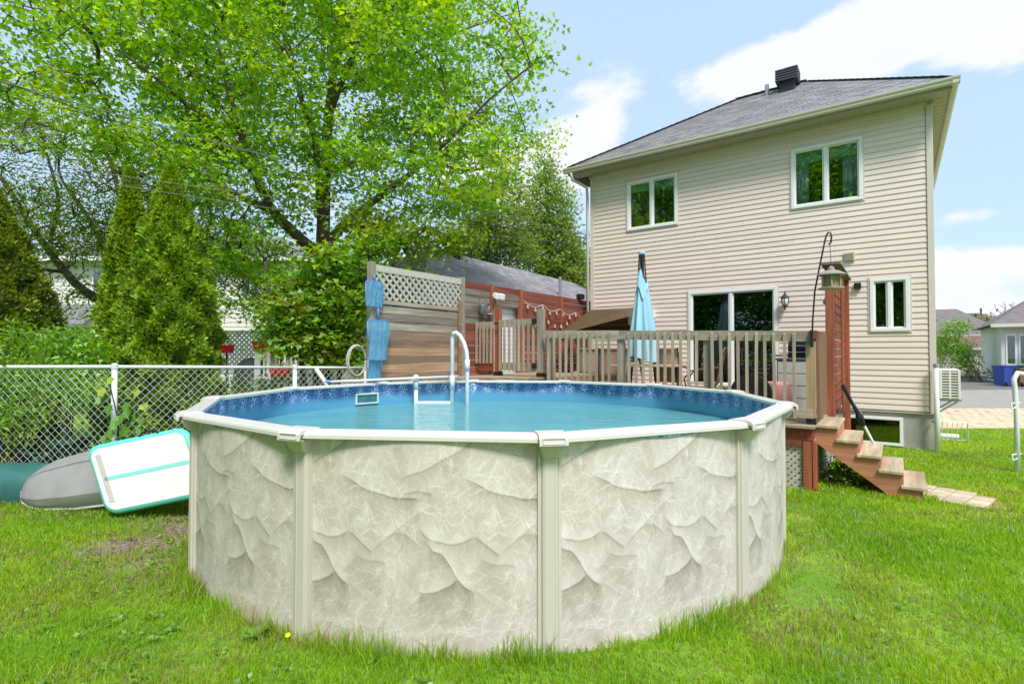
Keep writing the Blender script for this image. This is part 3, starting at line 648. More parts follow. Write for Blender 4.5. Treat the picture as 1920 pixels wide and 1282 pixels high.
# where the liner's blue lip shows below the rail
for k, (f0, f1) in ((0, (.35, .72)), (10, (.28, .46))):
    b = MB(); st = 24
    for i in range(st):
        g0, g1 = f0+(f1-f0)*i/st, f0+(f1-f0)*(i+1)/st
        a0, b1 = PHI+(k+g0)*a1, PHI+(k+g1)*a1; dz = .018*math.sin(math.pi*(i+.5)/st)**.5+.002*random.random()
        b.box8([PC+pol(3.04, a0, 1.30-dz), PC+pol(3.047, a0, 1.30-dz), PC+pol(3.047, b1, 1.30-dz), PC+pol(3.04, b1, 1.30-dz), PC+pol(3.04, a0, 1.315), PC+pol(3.047, a0, 1.315), PC+pol(3.047, b1, 1.315), PC+pol(3.04, b1, 1.315)])
    b.build('liner_lip', mat('liner_lip', srgb(44, 84, 110), .5, .4, 60, col2=srgb(150, 190, 195)), POOL)
# skimmer mouth
am = math.atan2(8.75-PC.y, -2.67-PC.x); tx = Vector((-math.sin(am), math.cos(am), 0)); rx = Vector((math.cos(am), math.sin(am), 0)); sc = PC+rx*3.0+ZX*1.10
sk = MB()
for a in ((-.2, .2, .062, .085), (-.2, .2, -.085, -.062), (-.2, -.175, -.062, .062), (.175, .2, -.062, .062)):
    sk.box8([sc+tx*a[0]-rx*.02+ZX*a[2], sc+tx*a[1]-rx*.02+ZX*a[2], sc+tx*a[1]+rx*.02+ZX*a[2], sc+tx*a[0]+rx*.02+ZX*a[2], sc+tx*a[0]-rx*.02+ZX*a[3], sc+tx*a[1]-rx*.02+ZX*a[3], sc+tx*a[1]+rx*.02+ZX*a[3], sc+tx*a[0]+rx*.02+ZX*a[3]])
sk = sk.build('skimmer', mat('skimmer_frame', srgb(196, 214, 208), .5, .04), POOL, label='skimmer mouth in the pool liner')
MB().box8([sc+tx*a-rx*.004*b+ZX*c for a, b, c in ((-.18, 1, -.07), (.18, 1, -.07), (.18, -3, -.07), (-.18, -3, -.07), (-.18, 1, .07), (.18, 1, .07), (.18, -3, .07), (-.18, -3, .07))]).build('opening', mat('skimmer_inside', srgb(60, 110, 112), .6, .3, 8), sk)
# water
def water_mat():
    m, t, p = base_mat('pool_water'); n, l = t.nodes, t.links
    tc = n.new('ShaderNodeTexCoord'); a = n.new('ShaderNodeTexNoise'); a.inputs['Scale'].default_value = 1.1; l.new(tc.outputs['Object'], a.inputs[0])
    mx = n.new('ShaderNodeMix'); mx.data_type = 'RGBA'; l.new(a.outputs[0], mx.inputs[0]); mx.inputs[6].default_value = (*srgb(80, 150, 160), 1); mx.inputs[7].default_value = (*srgb(112, 176, 178), 1)
    l.new(mx.outputs[2], p.inputs['Base Color']); p.inputs['Roughness'].default_value = .02; p.inputs['IOR'].default_value = 1.333; p.inputs['Specular IOR Level'].default_value = .55
    mpn = n.new('ShaderNodeMapping'); mpn.inputs['Scale'].default_value = (1.1, 8, 1); l.new(tc.outputs['Object'], mpn.inputs[0])
    b = n.new('ShaderNodeTexNoise'); b.inputs['Scale'].default_value = 1.6; b.inputs['Detail'].default_value = 3; l.new(mpn.outputs[0], b.inputs[0])
    bu = n.new('ShaderNodeBump'); bu.inputs['Strength'].default_value = 1.0; bu.inputs['Distance'].default_value = .03; l.new(b.outputs[0], bu.inputs['Height']); l.new(bu.outputs[0], p.inputs['Normal']); return m
MB().add([tuple(pol(3.015, 2*math.pi*i/96, 0)+PC+ZX*WATER_Z) for i in range(96)], [tuple(range(96))]).build('pool_water', water_mat(), origin=PC+ZX*WATER_Z, kind='structure')
# ladder
LD = thing('pool_ladder', pt(848, 700, 8.7)*1 - ZX*.4, 'white tubular ladder with curved handrail standing in the pool', 'ladder')
a = pt(848, 700, 8.72); a.z = .3
b = pt(780, 700, 8.72); b.z = .3
top = 2.13
MB().tube([a, a+ZX*(top-.3-.06), a+ZX*(top-.3)+UX*-.02, a+UX*-.06+VX*-.02+ZX*(top-.28)] , .032, 10).build('rail', M['whitepaint'], LD, smooth=True)
p0 = Vector((a.x+.01, a.y-.02, top)); hr = [p0, p0+Vector((.06, -.03, .03)), p0+Vector((.12, -.05, -.02)), p0+Vector((.19, -.08, -.14)), p0+Vector((.235, -.1, -.28)), p0+Vector((.25, -.11, -.42)), p0+Vector((.25, -.11, -.55)), Vector((p0.x+.25, p0.y-.11, .3))]
MB().tube(hr, .034, 10).build('handrail', M['whitepaint'], LD, smooth=True)
MB().tube([hr[5], hr[6]+ZX*-.05], .042, 10).build('sleeve', M['whitepaint'], LD, smooth=True)
MB().tube([b, Vector((b.x, b.y, 1.46))], .034, 10).build('rail', M['whitepaint'], LD, smooth=True)
for q in (a, b): MB().tube([Vector((q.x, q.y, 1.22)), Vector((q.x, q.y, 1.45))], .041, 10).build('sleeve', M['whitepaint'], LD, smooth=True)
for z in (1.0, .75): MB().bar(Vector((a.x-.02, a.y, z)), Vector((b.x+.02, b.y, z)), .18, .04).build('step', M['whitepaint'], LD, bevel=.01)
# telescopic pole lying along the far rail
VP = thing('pool_pole', pt(735, 710, 9.1), 'long white pool pole with brush head resting behind the far pool rail', 'pole')
p1, p2 = Vector((-2.88, 8.1, 1.375)), Vector((-.92, 9.0, 1.425))
MB().tube([p1, p2], .02, 8).build('shaft', M['whitepaint'], VP, smooth=True)
MB().tube([p1+Vector((-.14, 0, .21)), p1, p1+Vector((.05, 0, -.1))], .032, 8).build('brush_head', M['whitepaint'], VP, smooth=True)
MB().tube([p1, p1+Vector((.08, .008, .001))], .032, 8).build('collar', M['bluerim'], VP, smooth=True)
for t in (.66, .97): q = p1.lerp(p2, t); MB().bar(q+Vector((-.1, -.02, -.05)), q+Vector((.04, -.02, .0)), .05, .03).build('clip', M['resin'], VP)
# ================================================================== DECK AND STAIRS
DZ, PZ = .86, 1.375           # main deck, raised platform by the pool
def pool_clear(s, n, r=3.2):
    p = F(s, n); return math.hypot(p.x-PC.x, p.y-PC.y) > r
DK = thing('deck', F(4.4, 2.2, 0), 'weathered wooden deck with lattice skirt between the house and the pool', 'deck')
n = .06; i = 0
while n < 4.6:
    MB().fbox(1.47, 7.42 if n < 2.3 or n > 4.5 else 5.78, n, n+.135, DZ-.035, DZ).build('deck_board', M['deck_u'], DK); n += .141
MB().fbox(1.50, 7.40, 4.585, 4.62, DZ-.20, DZ-.037).build('rim_joist', M['red_v'], DK)
MB().fbox(1.502, 1.535, .08, 4.58, DZ-.20, DZ-.037).build('rim_joist', M['red_v'], DK)
for s, nn in ((1.535, 4.50), (1.535, 2.75), (1.535, 1.0), (2.9, 4.5)): MB().fbox(s, s+.09, nn-.09, nn, -.2, DZ-.038).build('post', M['red_z'], DK)
MB().fbox(1.51, 1.61, 4.622, 4.655, -.05, DZ-.21).build('corner_board', M['red_z'], DK)
MB().fbox(1.46, 1.498, 4.47, 4.64, -.05, DZ-.21).build('corner_board', M['red_z'], DK)
MB().fbox(1.626, 3.2, 4.622, 4.65, DZ-.29, DZ-.205).build('skirt_rail', M['red_v'], DK)
def lattice(parent, o, A, z0, z1, length, nrm, m, sp=.115, w=.038, th=.008, name='lattice_strip'):
    """two crossing layers of strips, each strip its own piece"""
    h = z1-z0; o = Vector(o)
    for lay, sg in ((0, 1), (1, -1)):
        c = -h
        while c < length+h:
            # strip runs from (c,0) to (c+sg*h, h); clipped to [0,length]
            x0, x1 = c, c+sg*h; za, zb = 0.0, h
            pts = []
            for t in (0, 1): pts.append((x0+(x1-x0)*t, h*t))
            (xa, ya), (xb, yb) = pts
            def clip(xa, ya, xb, yb):
                t0, t1 = 0, 1
                for lim, s in ((0, 1), (length, -1)):
                    da, db = s*(xa-lim), s*(xb-lim)
                    if da < 0 and db < 0: return None
                    if da < 0: t0 = max(t0, da/(da-db))
                    if db < 0: t1 = min(t1, da/(da-db))
                if t1-t0 < .03: return None
                return [(xa+(xb-xa)*t, ya+(yb-ya)*t) for t in (t0, t1)]
            r = clip(xa, ya, xb, yb)
            if r:
                q = [o + A*x + ZX*(z0+y) + nrm*(lay*th) for x, y in r]
                MB().bar(q[0], q[1], w, th*.9, nrm).build(name, m, parent)
            c += sp*1.414
lattice(DK, F(1.63, 4.60, 0), UX, -.05, DZ-.29, 1.1, -VX, M['pale_wood'], .062, .042)
lattice(DK, F(1.50, 4.46, 0), VX, -.05, DZ-.20, 1.7, -UX, M['pale_wood'], .062, .042)
MB().fbox(1.49, 1.53, 2.74, 2.80, -.05, DZ-.2).build('skirt_stile', M['pale_wood'], DK)
lattice(DK, F(1.50, 2.72, 0), VX, -.05, DZ-.20, 1.6, -UX, M['pale_wood'], .062, .042)
MB().fbox(1.46, 1.5, 1.1, 2.76, -.02, .09).build('skirt_rail', M['pale_wood'], DK)
# stairs
ST = thing('stairs', F(.9, 3.85, 0), 'five-step wooden stair with red-brown stringers going down from the deck to the lawn', 'stairs')
TR = [(.30, .565, .175), (.53, .795, .345), (.76, 1.025, .515), (.99, 1.255, .685), (1.22, 1.485, .858)]
for a, b, z in TR: MB().fbox(a, b, 3.32, 4.44, z-.042, z).build('tread', M['tread'], ST, bevel=.008)
for nn in (4.36, 3.36):
    prof = [(.37, -.02), (.62, -.02), (1.50, .62), (1.50, .815), (1.235, .815), (1.235, .642), (1.005, .642), (1.005, .472), (.775, .472), (.775, .302), (.545, .302), (.545, .132), (.37, .132)]
    MB().prism(prof, F(0, nn, 0), UX, ZX, -VX*.04).build('stringer', M['stair_red'], ST)
for k, (a, b, z) in enumerate(TR): MB().fbox(a+.235, a+.255, 3.42, 4.355, z-.005 if k == 4 else z+.0, z+.002 if k == 4 else z+.127).build('riser', M['stair_red'], ST) if k < 4 else None
MB().fbox(.345, .366, 3.42, 4.355, -.02, .131).build('riser', M['stair_red'], ST)

# ------------------------------------------------------------------ main railing
RN0 = 4.49; RTOP = 2.165; RH = .165
RL_ = thing('deck_railing', F(3.6, RN0, DZ), 'weathered grey wooden railing with square balusters behind the pool', 'railing')
def rz(s): return 2.12 + (s-1.5)*.026       # the rail creeps up towards the left
def rboard(sa, sb, nn, d0, d1, name, m, th=.036):
    return MB().box8([F(sb, nn+th, rz(sb)-d1), F(sa, nn+th, rz(sa)-d1), F(sa, nn, rz(sa)-d1), F(sb, nn, rz(sb)-d1), F(sb, nn+th, rz(sb)-d0), F(sa, nn+th, rz(sa)-d0), F(sa, nn, rz(sa)-d0), F(sb, nn, rz(sb)-d0)]).build(name, m, RL_, bevel=.004)
rboard(1.49, 4.3, RN0, 0, .145, 'top_rail', M['grey_wood_u']); rboard(4.303, 5.79, RN0, 0, .145, 'top_rail', M['grey_wood_u'])
rboard(1.50, 5.76, RN0, 1.06, 1.18, 'bottom_rail', M['grey_wood_u'])
for s in (1.53, 2.89, 4.30, 5.70): MB().fbox(s-.055, s+.055, RN0-.112, RN0-.002, DZ+.085, rz(s)-.146 if s > 1.6 else rz(s)-.14).build('post', mat('rail_post_green', srgb(164, 140, 106), .85, .3, 20, dirn='z', bump=.3) if s < 1.6 else M['grey_wood_z'], RL_)
for s in (1.53, 2.89, 4.3): MB().fbox(s-.06, s+.06, RN0-.12, RN0+.01, DZ+.003, DZ+.083).build('post_foot', M['black'], RL_)
s = 1.72; balm = None
while s < 5.72:
    if abs(s-2.89) > .075 and abs(s-4.3) > .075:
        dx = random.uniform(-.006, .006); tz = random.uniform(-.012, .012)
        nb = RN0+.038
        top = rz(s)-.028+random.uniform(-.006, .006)
        MB().box8([F(s+.018+dx, nb+.036, top-1.16), F(s-.018+dx, nb+.036, top-1.16), F(s-.018+dx, nb, top-1.16), F(s+.018+dx, nb, top-1.16), F(s+.018+tz, nb+.036, top-.014), F(s-.018+tz, nb+.036, top-.014), F(s-.018+tz, nb, top), F(s+.018+tz, nb, top)]).build('baluster', M['grey_wood_z'], RL_)
    s += .1195
# short return rail on the stair side
SR_ = thing('side_railing', F(1.5, 3.8, DZ), 'short brown railing of close upright boards between the corner post and the stair', 'railing')
MB().fbox(1.475, 1.51, 3.4, 4.42, 2.02, 2.13).build('top_rail', M['red_v'], SR_)
MB().fbox(1.475, 1.51, 3.4, 4.42, .98, 1.07).build('bottom_rail', M['brown_plank'], SR_)
for k in range(8): MB().fbox(1.44, 1.473, 3.42+k*.125, 3.505+k*.125, .93, 2.12).build('board', mat('brown_upright', srgb(136, 100, 78), .85, .25, 16, dirn='z', bump=.3, rand=.12) if k == 0 else bpy.data.materials['brown_upright'], SR_)

# ------------------------------------------------------------------ raised platform and gate
PF = thing('platform', F(6.6, 4.6, 0), 'raised wooden platform of weathered boards at rail height behind the pool', 'platform')
n = 2.35
while n < 7.12:
    s1 = 7.43; s0 = 5.82
    if n > 4.3:
        s0 = 5.82
        while s0 < 7.4 and not (pool_clear(s0, n) and pool_clear(s0, n+.135)): s0 += .02
        if n > 5.5 and s0 >= 7.38: n += .141; continue
    MB().fbox(s0, s1, n, n+.135, PZ-.035, PZ).build('board', M['deck_u'], PF); n += .141
MB().fbox(5.8, 5.836, 2.36, 4.42, DZ+.003, PZ-.037).build('skirt', M['brown_plank'], PF)
MB().fbox(5.84, 7.42, 2.36, 2.39, DZ+.003, PZ-.037).build('skirt', M['brown_plank'], PF)
for s, nn in ((5.9, 4.35), (7.3, 4.35), (5.9, 2.5), (7.3, 2.5)): MB().fbox(s-.045, s+.045, nn-.045, nn+.045, -.1, PZ-.036).build('leg', M['grey_wood_z'], PF)
GT = thing('gate', F(6.35, 4.45, PZ), 'grey picket gate with black hinges on the raised platform', 'gate')
gz0, gz1 = PZ+.10, 2.50
MB().fbox(6.0, 6.86, 4.43, 4.465, gz1-.17, gz1-.03).build('rail', M['grey_wood_u'], GT)
MB().fbox(6.0, 6.86, 4.43, 4.465, gz0+.02, gz0+.16).build('rail', M['grey_wood_u'], GT)
for k in range(8): MB().fbox(6.02+k*.112, 6.06+k*.112, 4.467, 4.497, gz0, gz1-random.uniform(.03, .06)).build('picket', M['grey_wood_z'], GT)
for z in (gz1-.14, gz0+.06): MB().fbox(5.95, 6.05, 4.498, 4.53, z, z+.10).build('hinge', M['black'], GT, bevel=.006)
MB().fbox(6.84, 6.94, 4.498, 4.52, gz1-.12, gz1-.09).build('latch', M['black'], GT)
G2 = thing('picket_fence', F(7.2, 4.45, PZ), 'fixed grey picket panel between the gate and the tall privacy screen', 'fence panel')
MB().fbox(7.02, 7.42, 4.43, 4.465, gz1-.2, gz1-.06).build('rail', M['grey_wood_u'], G2)
MB().fbox(7.02, 7.42, 4.43, 4.465, gz0+.0, gz0+.14).build('rail', M['red_v'], G2)
for k in range(5): MB().fbox(7.03+k*.092, 7.065+k*.092, 4.467, 4.497, gz0+.14, gz1-random.uniform(.05, .08)).build('picket', M['grey_wood_z'], G2)
for s, m, zt, lab in ((5.93, 'grey_wood_z', 2.64, 'tall weathered grey gate post carrying the black hinges'), (6.94, 'red_z', 2.72, 'red stained gate post on the latch side of the gate')):
    t = thing('gate_post', F(s, 4.42, PZ), lab, 'post')
    MB().fbox(s-.065, s+.065, 4.34, 4.428, PZ+.075, zt).build('shaft', M[m], t, bevel=.005)
    MB().fbox(s-.075, s+.075, 4.33, 4.44, PZ+.002, PZ+.074).build('foot', M['black'], t)

# ------------------------------------------------------------------ tall privacy screen with lattice top (left)
WS = 7.5
PS = thing('privacy_fence', F(WS, 6, 0), 'tall grey plank fence panel with a lattice top beside the pool', 'fence')
MB().fbox(WS-.055, WS+.05, 7.0, 7.10, -.2, 3.31).build('post', M['grey_wood_z'], PS, bevel=.006)
MB().fbox(WS-.06, WS+.06, 4.80, 4.90, -.2, 3.31).build('post', M['grey_wood_z'], PS, bevel=.006)
MB().fbox(WS-.075, WS-.055, 4.905, 5.0, PZ, 2.85).build('post_facing', M['brown_plank'], PS)
MB().fbox(WS-.05, WS+.0, 4.905, 6.995, 3.16, 3.27).build('top_rail', M['pale_wood'], PS)
MB().fbox(WS-.05, WS+.0, 4.905, 6.995, 2.63, 2.70).build('middle_rail', M['grey_wood_v'], PS)
lattice(PS, F(WS-.03, 6.99, 0), VX, 2.705, 3.155, 2.08, -UX, M['pale_wood'], .105, .042, .01)
z = 2.62; k = 0
for m in ('grey_wood_v', 'dark_plank', 'grey_wood_v', 'brown_plank', 'brown_plank', 'orange_plank', 'brown_plank', 'orange_plank', 'brown_plank'):
    g = random.uniform(.004, .014); h = .139; dz = random.uniform(-.008, .008)
    MB().box8([F(WS, 6.995, z-h), F(WS-.032, 6.995, z-h), F(WS-.032, 4.905, z-h+dz), F(WS, 4.905, z-h+dz), F(WS, 6.995, z-g), F(WS-.032, 6.995, z-g), F(WS-.032, 4.905, z-g+dz), F(WS, 4.905, z-g+dz)]).build('plank', M[m], PS); z -= .1405

# ------------------------------------------------------------------ red wall with gaps, then its opening
RWL = thing('slatted_wall', F(WS, 2, 0), 'red-brown wall of spaced horizontal planks running from the gate to the house', 'fence')
for nn in (3.93, 2.87, 1.08, -.5): MB().fbox(WS-.06, WS+.03, nn-.045, nn+.045, -.1, 3.26).build('post', M['red_z'], RWL, bevel=.004)
rows = 17
for k in range(rows):
    z1 = 3.245 - k*.1425
    for a, b, m in ((3.98, 4.79, 'dark_plank' if 0 < k < 6 else 'red_v'), (2.92, 3.88, 'red_v' if k == 0 else 'dark_plank'), (1.13, 2.82, 'red_v'), (-.455, 1.03, 'red_v')):
        if a == 2.92 and z1 < 2.96: continue
        g = random.uniform(.008, .02)
        if z1 < 1.0: continue
        MB().fbox(WS-.03, WS, a, b, z1-.1425+g, z1).build('plank', M[m], RWL)
MB().fbox(WS-.062, WS-.032, 2.92, 2.98, PZ, 2.9).build('jamb', M['red_z'], RWL)
SDR = thing('louvred_door', F(WS+.12, 3.4, PZ), 'white slatted door standing behind the opening in the red wall', 'door')
for k in range(18): MB().fbox(WS+.1, WS+.13, 2.75, 4.05, 1.2+k*.1, 1.292+k*.1).build('slat', M['white'], SDR, bevel=.006)
MB().fbox(WS+.131, WS+.16, 2.7, 4.1, .0, 3.05).build('frame', M['white'], SDR)

# items hung on that wall
def bucket(nn, z, lab, tilt):
    p = F(WS-.16, nn, z); ax = (ZX + UX*tilt*.3 + VX*tilt).normalized()
    t = thing('bucket', p, lab, 'bucket', 'small metal buckets on the wall')
    MB().lathe([(.05, 0), (.078, .15), (.084, .155), (.084, .165), (.072, .165), (.046, .012)], p, 14, ax).build('pail', M['galv'], t, smooth=True)
    MB().tube([p+ax*.15+VX*.07, p+ax*.25+VX*.05, p+ax*.32, p+ax*.25-VX*.05, p+ax*.15-VX*.07], .005, 5).build('handle', M['galv'], t)
    MB().tube([p+ax*.32, p+ax*.32+UX*.13], .006, 5).build('hook', M['dkmetal'], t)
bucket(4.40, 2.62, 'higher of the two small galvanised buckets on the wall, nearer the lattice fence', .18)
bucket(4.12, 2.47, 'lower of the two small galvanised buckets on the wall, nearer the white door', -.15)
p = F(WS-.1, 3.88, 3.02); t = thing('floodlight', p, 'twin-head white security floodlight on the red wall post', 'floodlight')
MB().lathe([(.05, 0), (.05, .05)], p+UX*.04, 12, -UX).build('base', M['white'], t)
for q in (-.09, .09):
    MB().tube([p, p+VX*q*.6-UX*.04, p+VX*q-UX*.08], .014, 6).build('arm', M['white'], t)
    MB().box8([p+VX*(q-.06)-UX*.06+ZX*-.06, p+VX*(q+.06)-UX*.06+ZX*-.06, p+VX*(q+.06)-UX*.13+ZX*-.09, p+VX*(q-.06)-UX*.13+ZX*-.09, p+VX*(q-.06)-UX*.06+ZX*.06, p+VX*(q+.06)-UX*.06+ZX*.06, p+VX*(q+.06)-UX*.15+ZX*.03, p+VX*(q-.06)-UX*.15+ZX*.03]).build('head', M['white'], t, bevel=.01)
p = F(WS-.05, .1, 3.32); t = thing('solar_lamp', p, 'black square lamp on the far end of the red wall by the house corner', 'lamp')
MB().fbox(WS-.13, WS+.02, .0, .2, 3.26, 3.4).build('shade', M['black'], t, bevel=.01); MB().fbox(WS-.03, WS+.02, .06, .14, 3.2, 3.26).build('bracket', M['black'], t)
# string of bulbs across the red wall
SL_ = thing('string_lights', F(WS-.05, 1.2, 2.9), 'string of clear glass bulbs looped across the red wall', 'string lights')
pts = []
for i in range(41):
    q = i/40; pts.append(F(WS-.07, 2.8-3.2*q, 3.02-.1*abs(math.sin(q*math.pi*4))-.18*q))
MB().tube(pts, .006, 5).build('cable', M['white'], SL_)
MB().tube([F(WS-.07, 2.8-3.0*i/30, 2.66-.12*abs(math.sin(i/30*math.pi*3))) for i in range(31)], .005, 5).build('cable', M['black'], SL_)
bulbm = mat('bulb_glass', srgb(176, 160, 142), .12, .3, 30)
bm = None
for i in list(range(2, 40, 4)):
    for z in (0, 1):
        p = pts[i] - ZX*.02 if z == 0 else F(WS-.07, 2.8-3.0*i/40, 2.64-.12*abs(math.sin(i/40*math.pi*3)))
        MB().lathe([(.012, 0), (.014, -.03), (.032, -.06), (.036, -.085), (.022, -.11), (.004, -.118)], p, 8).build('bulb', bulbm, SL_, smooth=True)

# ------------------------------------------------------------------ right-hand screen by the stair
RS = thing('privacy_screen', F(1.42, 2, DZ), 'tall narrow red-brown plank screen with a slanted cap beside the stair', 'screen')
MB().fbox(1.375, 1.49, 2.87, 2.99, DZ-.05, 3.2).build('post', M['red_z'], RS, bevel=.006)
MB().fbox(1.325, 1.36, 1.80, 1.9, DZ-.05, 3.19).build('post', M['red_z'], RS, bevel=.006)
MB().fbox(1.30, 1.42, .76, .86, DZ-.9, 3.19).build('post', M['red_z'], RS, bevel=.006)
for k in range(16):
    for a, b in ((.87, 1.845), (1.85, 2.865)): MB().fbox(1.362, 1.372+.02, a, b, .93+k*.1395, 1.052+k*.1395+random.uniform(-.004, .008)).build('plank', M['red_v'], RS)
MB().fbox(1.27, 1.54, .68, 3.06, 3.205, 3.235).build('cap', M['dark_plank'], RS)
t = thing('bulb_string', F(1.5, 2.6, 2), 'clear bulbs hanging down the inner side of the narrow screen', 'string lights')
MB().tube([F(1.50, 2.7-.4*math.sin(i*.35), 2.9-.1*i) for i in range(16)], .005, 5).build('cable', M['black'], t)
for i, z in enumerate((2.72, 1.98, 1.66, 1.60)): MB().lathe([(.012, 0), (.014, -.03), (.036, -.06), (.04, -.09), (.024, -.115), (.004, -.12)], F(1.5, 2.84-.02*i, z), 8).build('bulb', bulbm, t, smooth=True)

# ------------------------------------------------------------------ shepherd's hook with bird feeder
t = thing('shepherd_hook', F(1.50, 4.56, 1.95), 'thin black metal hook clamped to the rail corner holding the bird feeder', 'hook')
hp = [(1.50, 1.95), (1.49, 2.25), (1.46, 2.65), (1.40, 2.98), (1.345, 3.27), (1.325, 3.36), (1.30, 3.415), (1.275, 3.41), (1.262, 3.36), (1.268, 3.28), (1.285, 3.255), (1.30, 3.27)]
MB().tube([F(s, 4.56, z) for s, z in hp], .011, 7).build('rod', M['dkmetal'], t, smooth=True)
MB().fbox(1.485, 1.52, 4.53, 4.585, 1.90, 2.13).build('clamp', M['black'], t)
p = F(1.27, 4.56, 2.66); t = thing('bird_feeder', p, 'round wooden bird feeder with a grey roof hanging from the black hook', 'bird feeder')
MB().lathe([(.17, .185), (.165, .2), (.10, .235), (.04, .255), (.04, .28), (.02, .30), (.0, .31)], p, 18).build('roof', mat('feeder_roof', srgb(150, 146, 138), .7, .2, 16), t)
MB().lathe([(.15, 0), (.155, .015), (.15, .022)], p, 18).build('tray', mat('feeder_wood', srgb(160, 150, 128), .85, .25, 20), t)
MB().lathe([(.088, .023), (.088, .184)], p, 14).build('seed_tube', mat('seed', srgb(150, 130, 92), .6, .35, 40), t)
for k in range(6): a = k*math.pi/3; MB().bar(p+Vector((math.cos(a)*.115, math.sin(a)*.115, .02)), p+Vector((math.cos(a)*.115, math.sin(a)*.115, .19)), .016, .016).build('strut', bpy.data.materials['feeder_wood'], t)
MB().tube([p+ZX*.30, F(1.282, 4.56, 3.255)], .004, 5).build('wire', M['dkmetal'], t)

# leaning pole in front of the basement window
t = thing('leaning_pole', F(1.05, 2.6, .6), 'black and white jointed pole leaning beside the basement window', 'pole')
a, b = F(1.29, 2.75, 1.32), F(.86, 2.45, .30)
MB().tube([a, a.lerp(b, .5)], .028, 8).build('sleeve', M['black'], t); MB().tube([a.lerp(b, .47), b], .022, 8).build('shaft', M['white'], t)
MB().tube([a.lerp(b, .46)+ZX*.03, a.lerp(b, .5), a.lerp(b, .62)-ZX*.02], [.035, .06, .03], 8).build('joint', M['black'], t)
MB().tube([a+UX*.02, a.lerp(b, .45)+UX*-.05], .012, 6).build('strap', M['galv'], t)

# ------------------------------------------------------------------ furniture on the deck
p = F(4.52, 3.0, DZ); U_ = thing('parasol', p, 'closed light blue patio parasol standing behind the railing', 'parasol')
MB().tube([p, p+ZX*2.86], .02, 8).build('pole', M['dkmetal'], U_)
MB().lathe([(.25, 0.002), (.25, .04), (.06, .07), (.03, .2)], p, 16).build('base', M['dkmetal'], U_)
MB().lathe([(.05, 2.84), (.07, 2.86), (.07, 2.9), (.03, 2.92)], p, 12).build('finial', M['umb'], U_)
for k in range(8):
    a = k*math.pi/4; d = Vector((math.cos(a), math.sin(a), 0)); MB().tube([p+d*.05+ZX*2.86, p+d*.085+ZX*2.3, p+d*.11+ZX*1.5], .009, 5).build('rib', M['black'], U_)
cl = MB(); ns = 96; rows_ = [(2.46, .055), (2.36, .085), (2.2, .105), (1.9, .14), (1.5, .185), (1.2, .215), (1.0, .235), (.84, .25)]
for z, r in rows_:
    for k in range(ns):
        a = 2*math.pi*k/ns; f = 1+.26*math.sin(a*8+z*.5)*min(1, (2.6-z)) + .1*math.sin(a*3+1); zz = z + .06*math.sin(a*2+.5)+(.09*math.sin(a-1.9) if z > 2.2 else 0)
        cl.v.append(tuple(p+Vector((math.cos(a)*r*f, math.sin(a)*r*f, zz))))
for i in range(len(rows_)-1):
    for k in range(ns): cl.f.append((i*ns+k, i*ns+(k+1) % ns, (i+1)*ns+(k+1) % ns, (i+1)*ns+k))
cl.build('cloth', M['umb'], U_, smooth=True)
fl = MB()
for k in range(13):
    a = -2.6+k*.16; r0, r1 = .12, .165
    for z, r in ((2.38+.10*math.sin(k*.5), r0), (2.1+.13*math.sin(k*.8), r1)): fl.v.append(tuple(p+Vector((math.cos(a)*r, math.sin(a)*r, z))))
fl.f = [(2*i, 2*i+1, 2*i+3, 2*i+2) for i in range(12)]; fl.build('flap', M['umb'], U_, smooth=True)
MB().lathe([(.20, 1.3), (.205, 1.32), (.20, 1.34)], p, 16).build('tie', mat('parasol_tie', srgb(60, 130, 150), .8, .1), U_) if False else None
tb = thing('patio_table', F(4.5, 2.9, DZ), 'brown patio table under the closed parasol', 'table')
MB().fbox(3.85, 5.1, 2.45, 3.3, DZ+.70, DZ+.735).build('tabletop', M['tanfab'], tb, bevel=.01)
for s, nn in ((3.95, 2.55), (5.0, 2.55), (3.95, 3.2), (5.0, 3.2)): MB().tube([F(s, nn, DZ), F(s+(.08 if s < 4.5 else -.08), nn, DZ+.7)], .026, 7).build('leg', M['bronze'], tb)
def chair(s, n, rz_, lab, z=DZ):
    p = F(s, n, z); X = Vector((math.cos(rz_), math.sin(rz_), 0)); Y = Vector((-math.sin(rz_), math.cos(rz_), 0))
    q = lambda x, y, h: p+X*x+Y*y+ZX*h
    t = thing('patio_chair', p, lab, 'chair', 'sling chairs on the deck')
    MB().add([q(-.24, -.24, .43), q(.24, -.24, .43), q(.25, .22, .40), q(-.25, .22, .40), q(-.24, -.24, .41), q(.24, -.24, .41), q(.25, .22, .38), q(-.25, .22, .38)], [(0, 1, 2, 3), (7, 6, 5, 4), (0, 4, 5, 1), (1, 5, 6, 2), (2, 6, 7, 3), (3, 7, 4, 0)]).build('seat', M['tanfab'], t)
    b = MB(); K = 8
    prof = [(.22, .41), (.26, .55), (.29, .72), (.33, .90), (.36, 1.02), (.385, 1.06), (.41, 1.05)]
    for y, h in prof:
        for x in (-.25, .25): b.v.append(tuple(q(x, y, h)))
    b.f = [(2*i, 2*i+1, 2*i+3, 2*i+2) for i in range(len(prof)-1)]
    o = b.build('backrest', M['tanfab'], t, smooth=True); sol = o.modifiers.new('thick', 'SOLIDIFY'); sol.thickness = .015
    for x in (-.26, .26):
        MB().tube([q(x, .42, 1.06), q(x, .34, .9), q(x, .24, .42), q(x, .05, .2), q(x, -.1, .04), q(x*1.02, .3, .015)], .015, 6).build('leg', M['bronze'], t)
        MB().tube([q(x, .29, .70), q(x*1.1, .1, .68), q(x*1.1, -.18, .64), q(x*1.06, -.3, .5), q(x, -.26, .3), q(x, -.2, .015)], .015, 6).build('arm', M['bronze'], t)
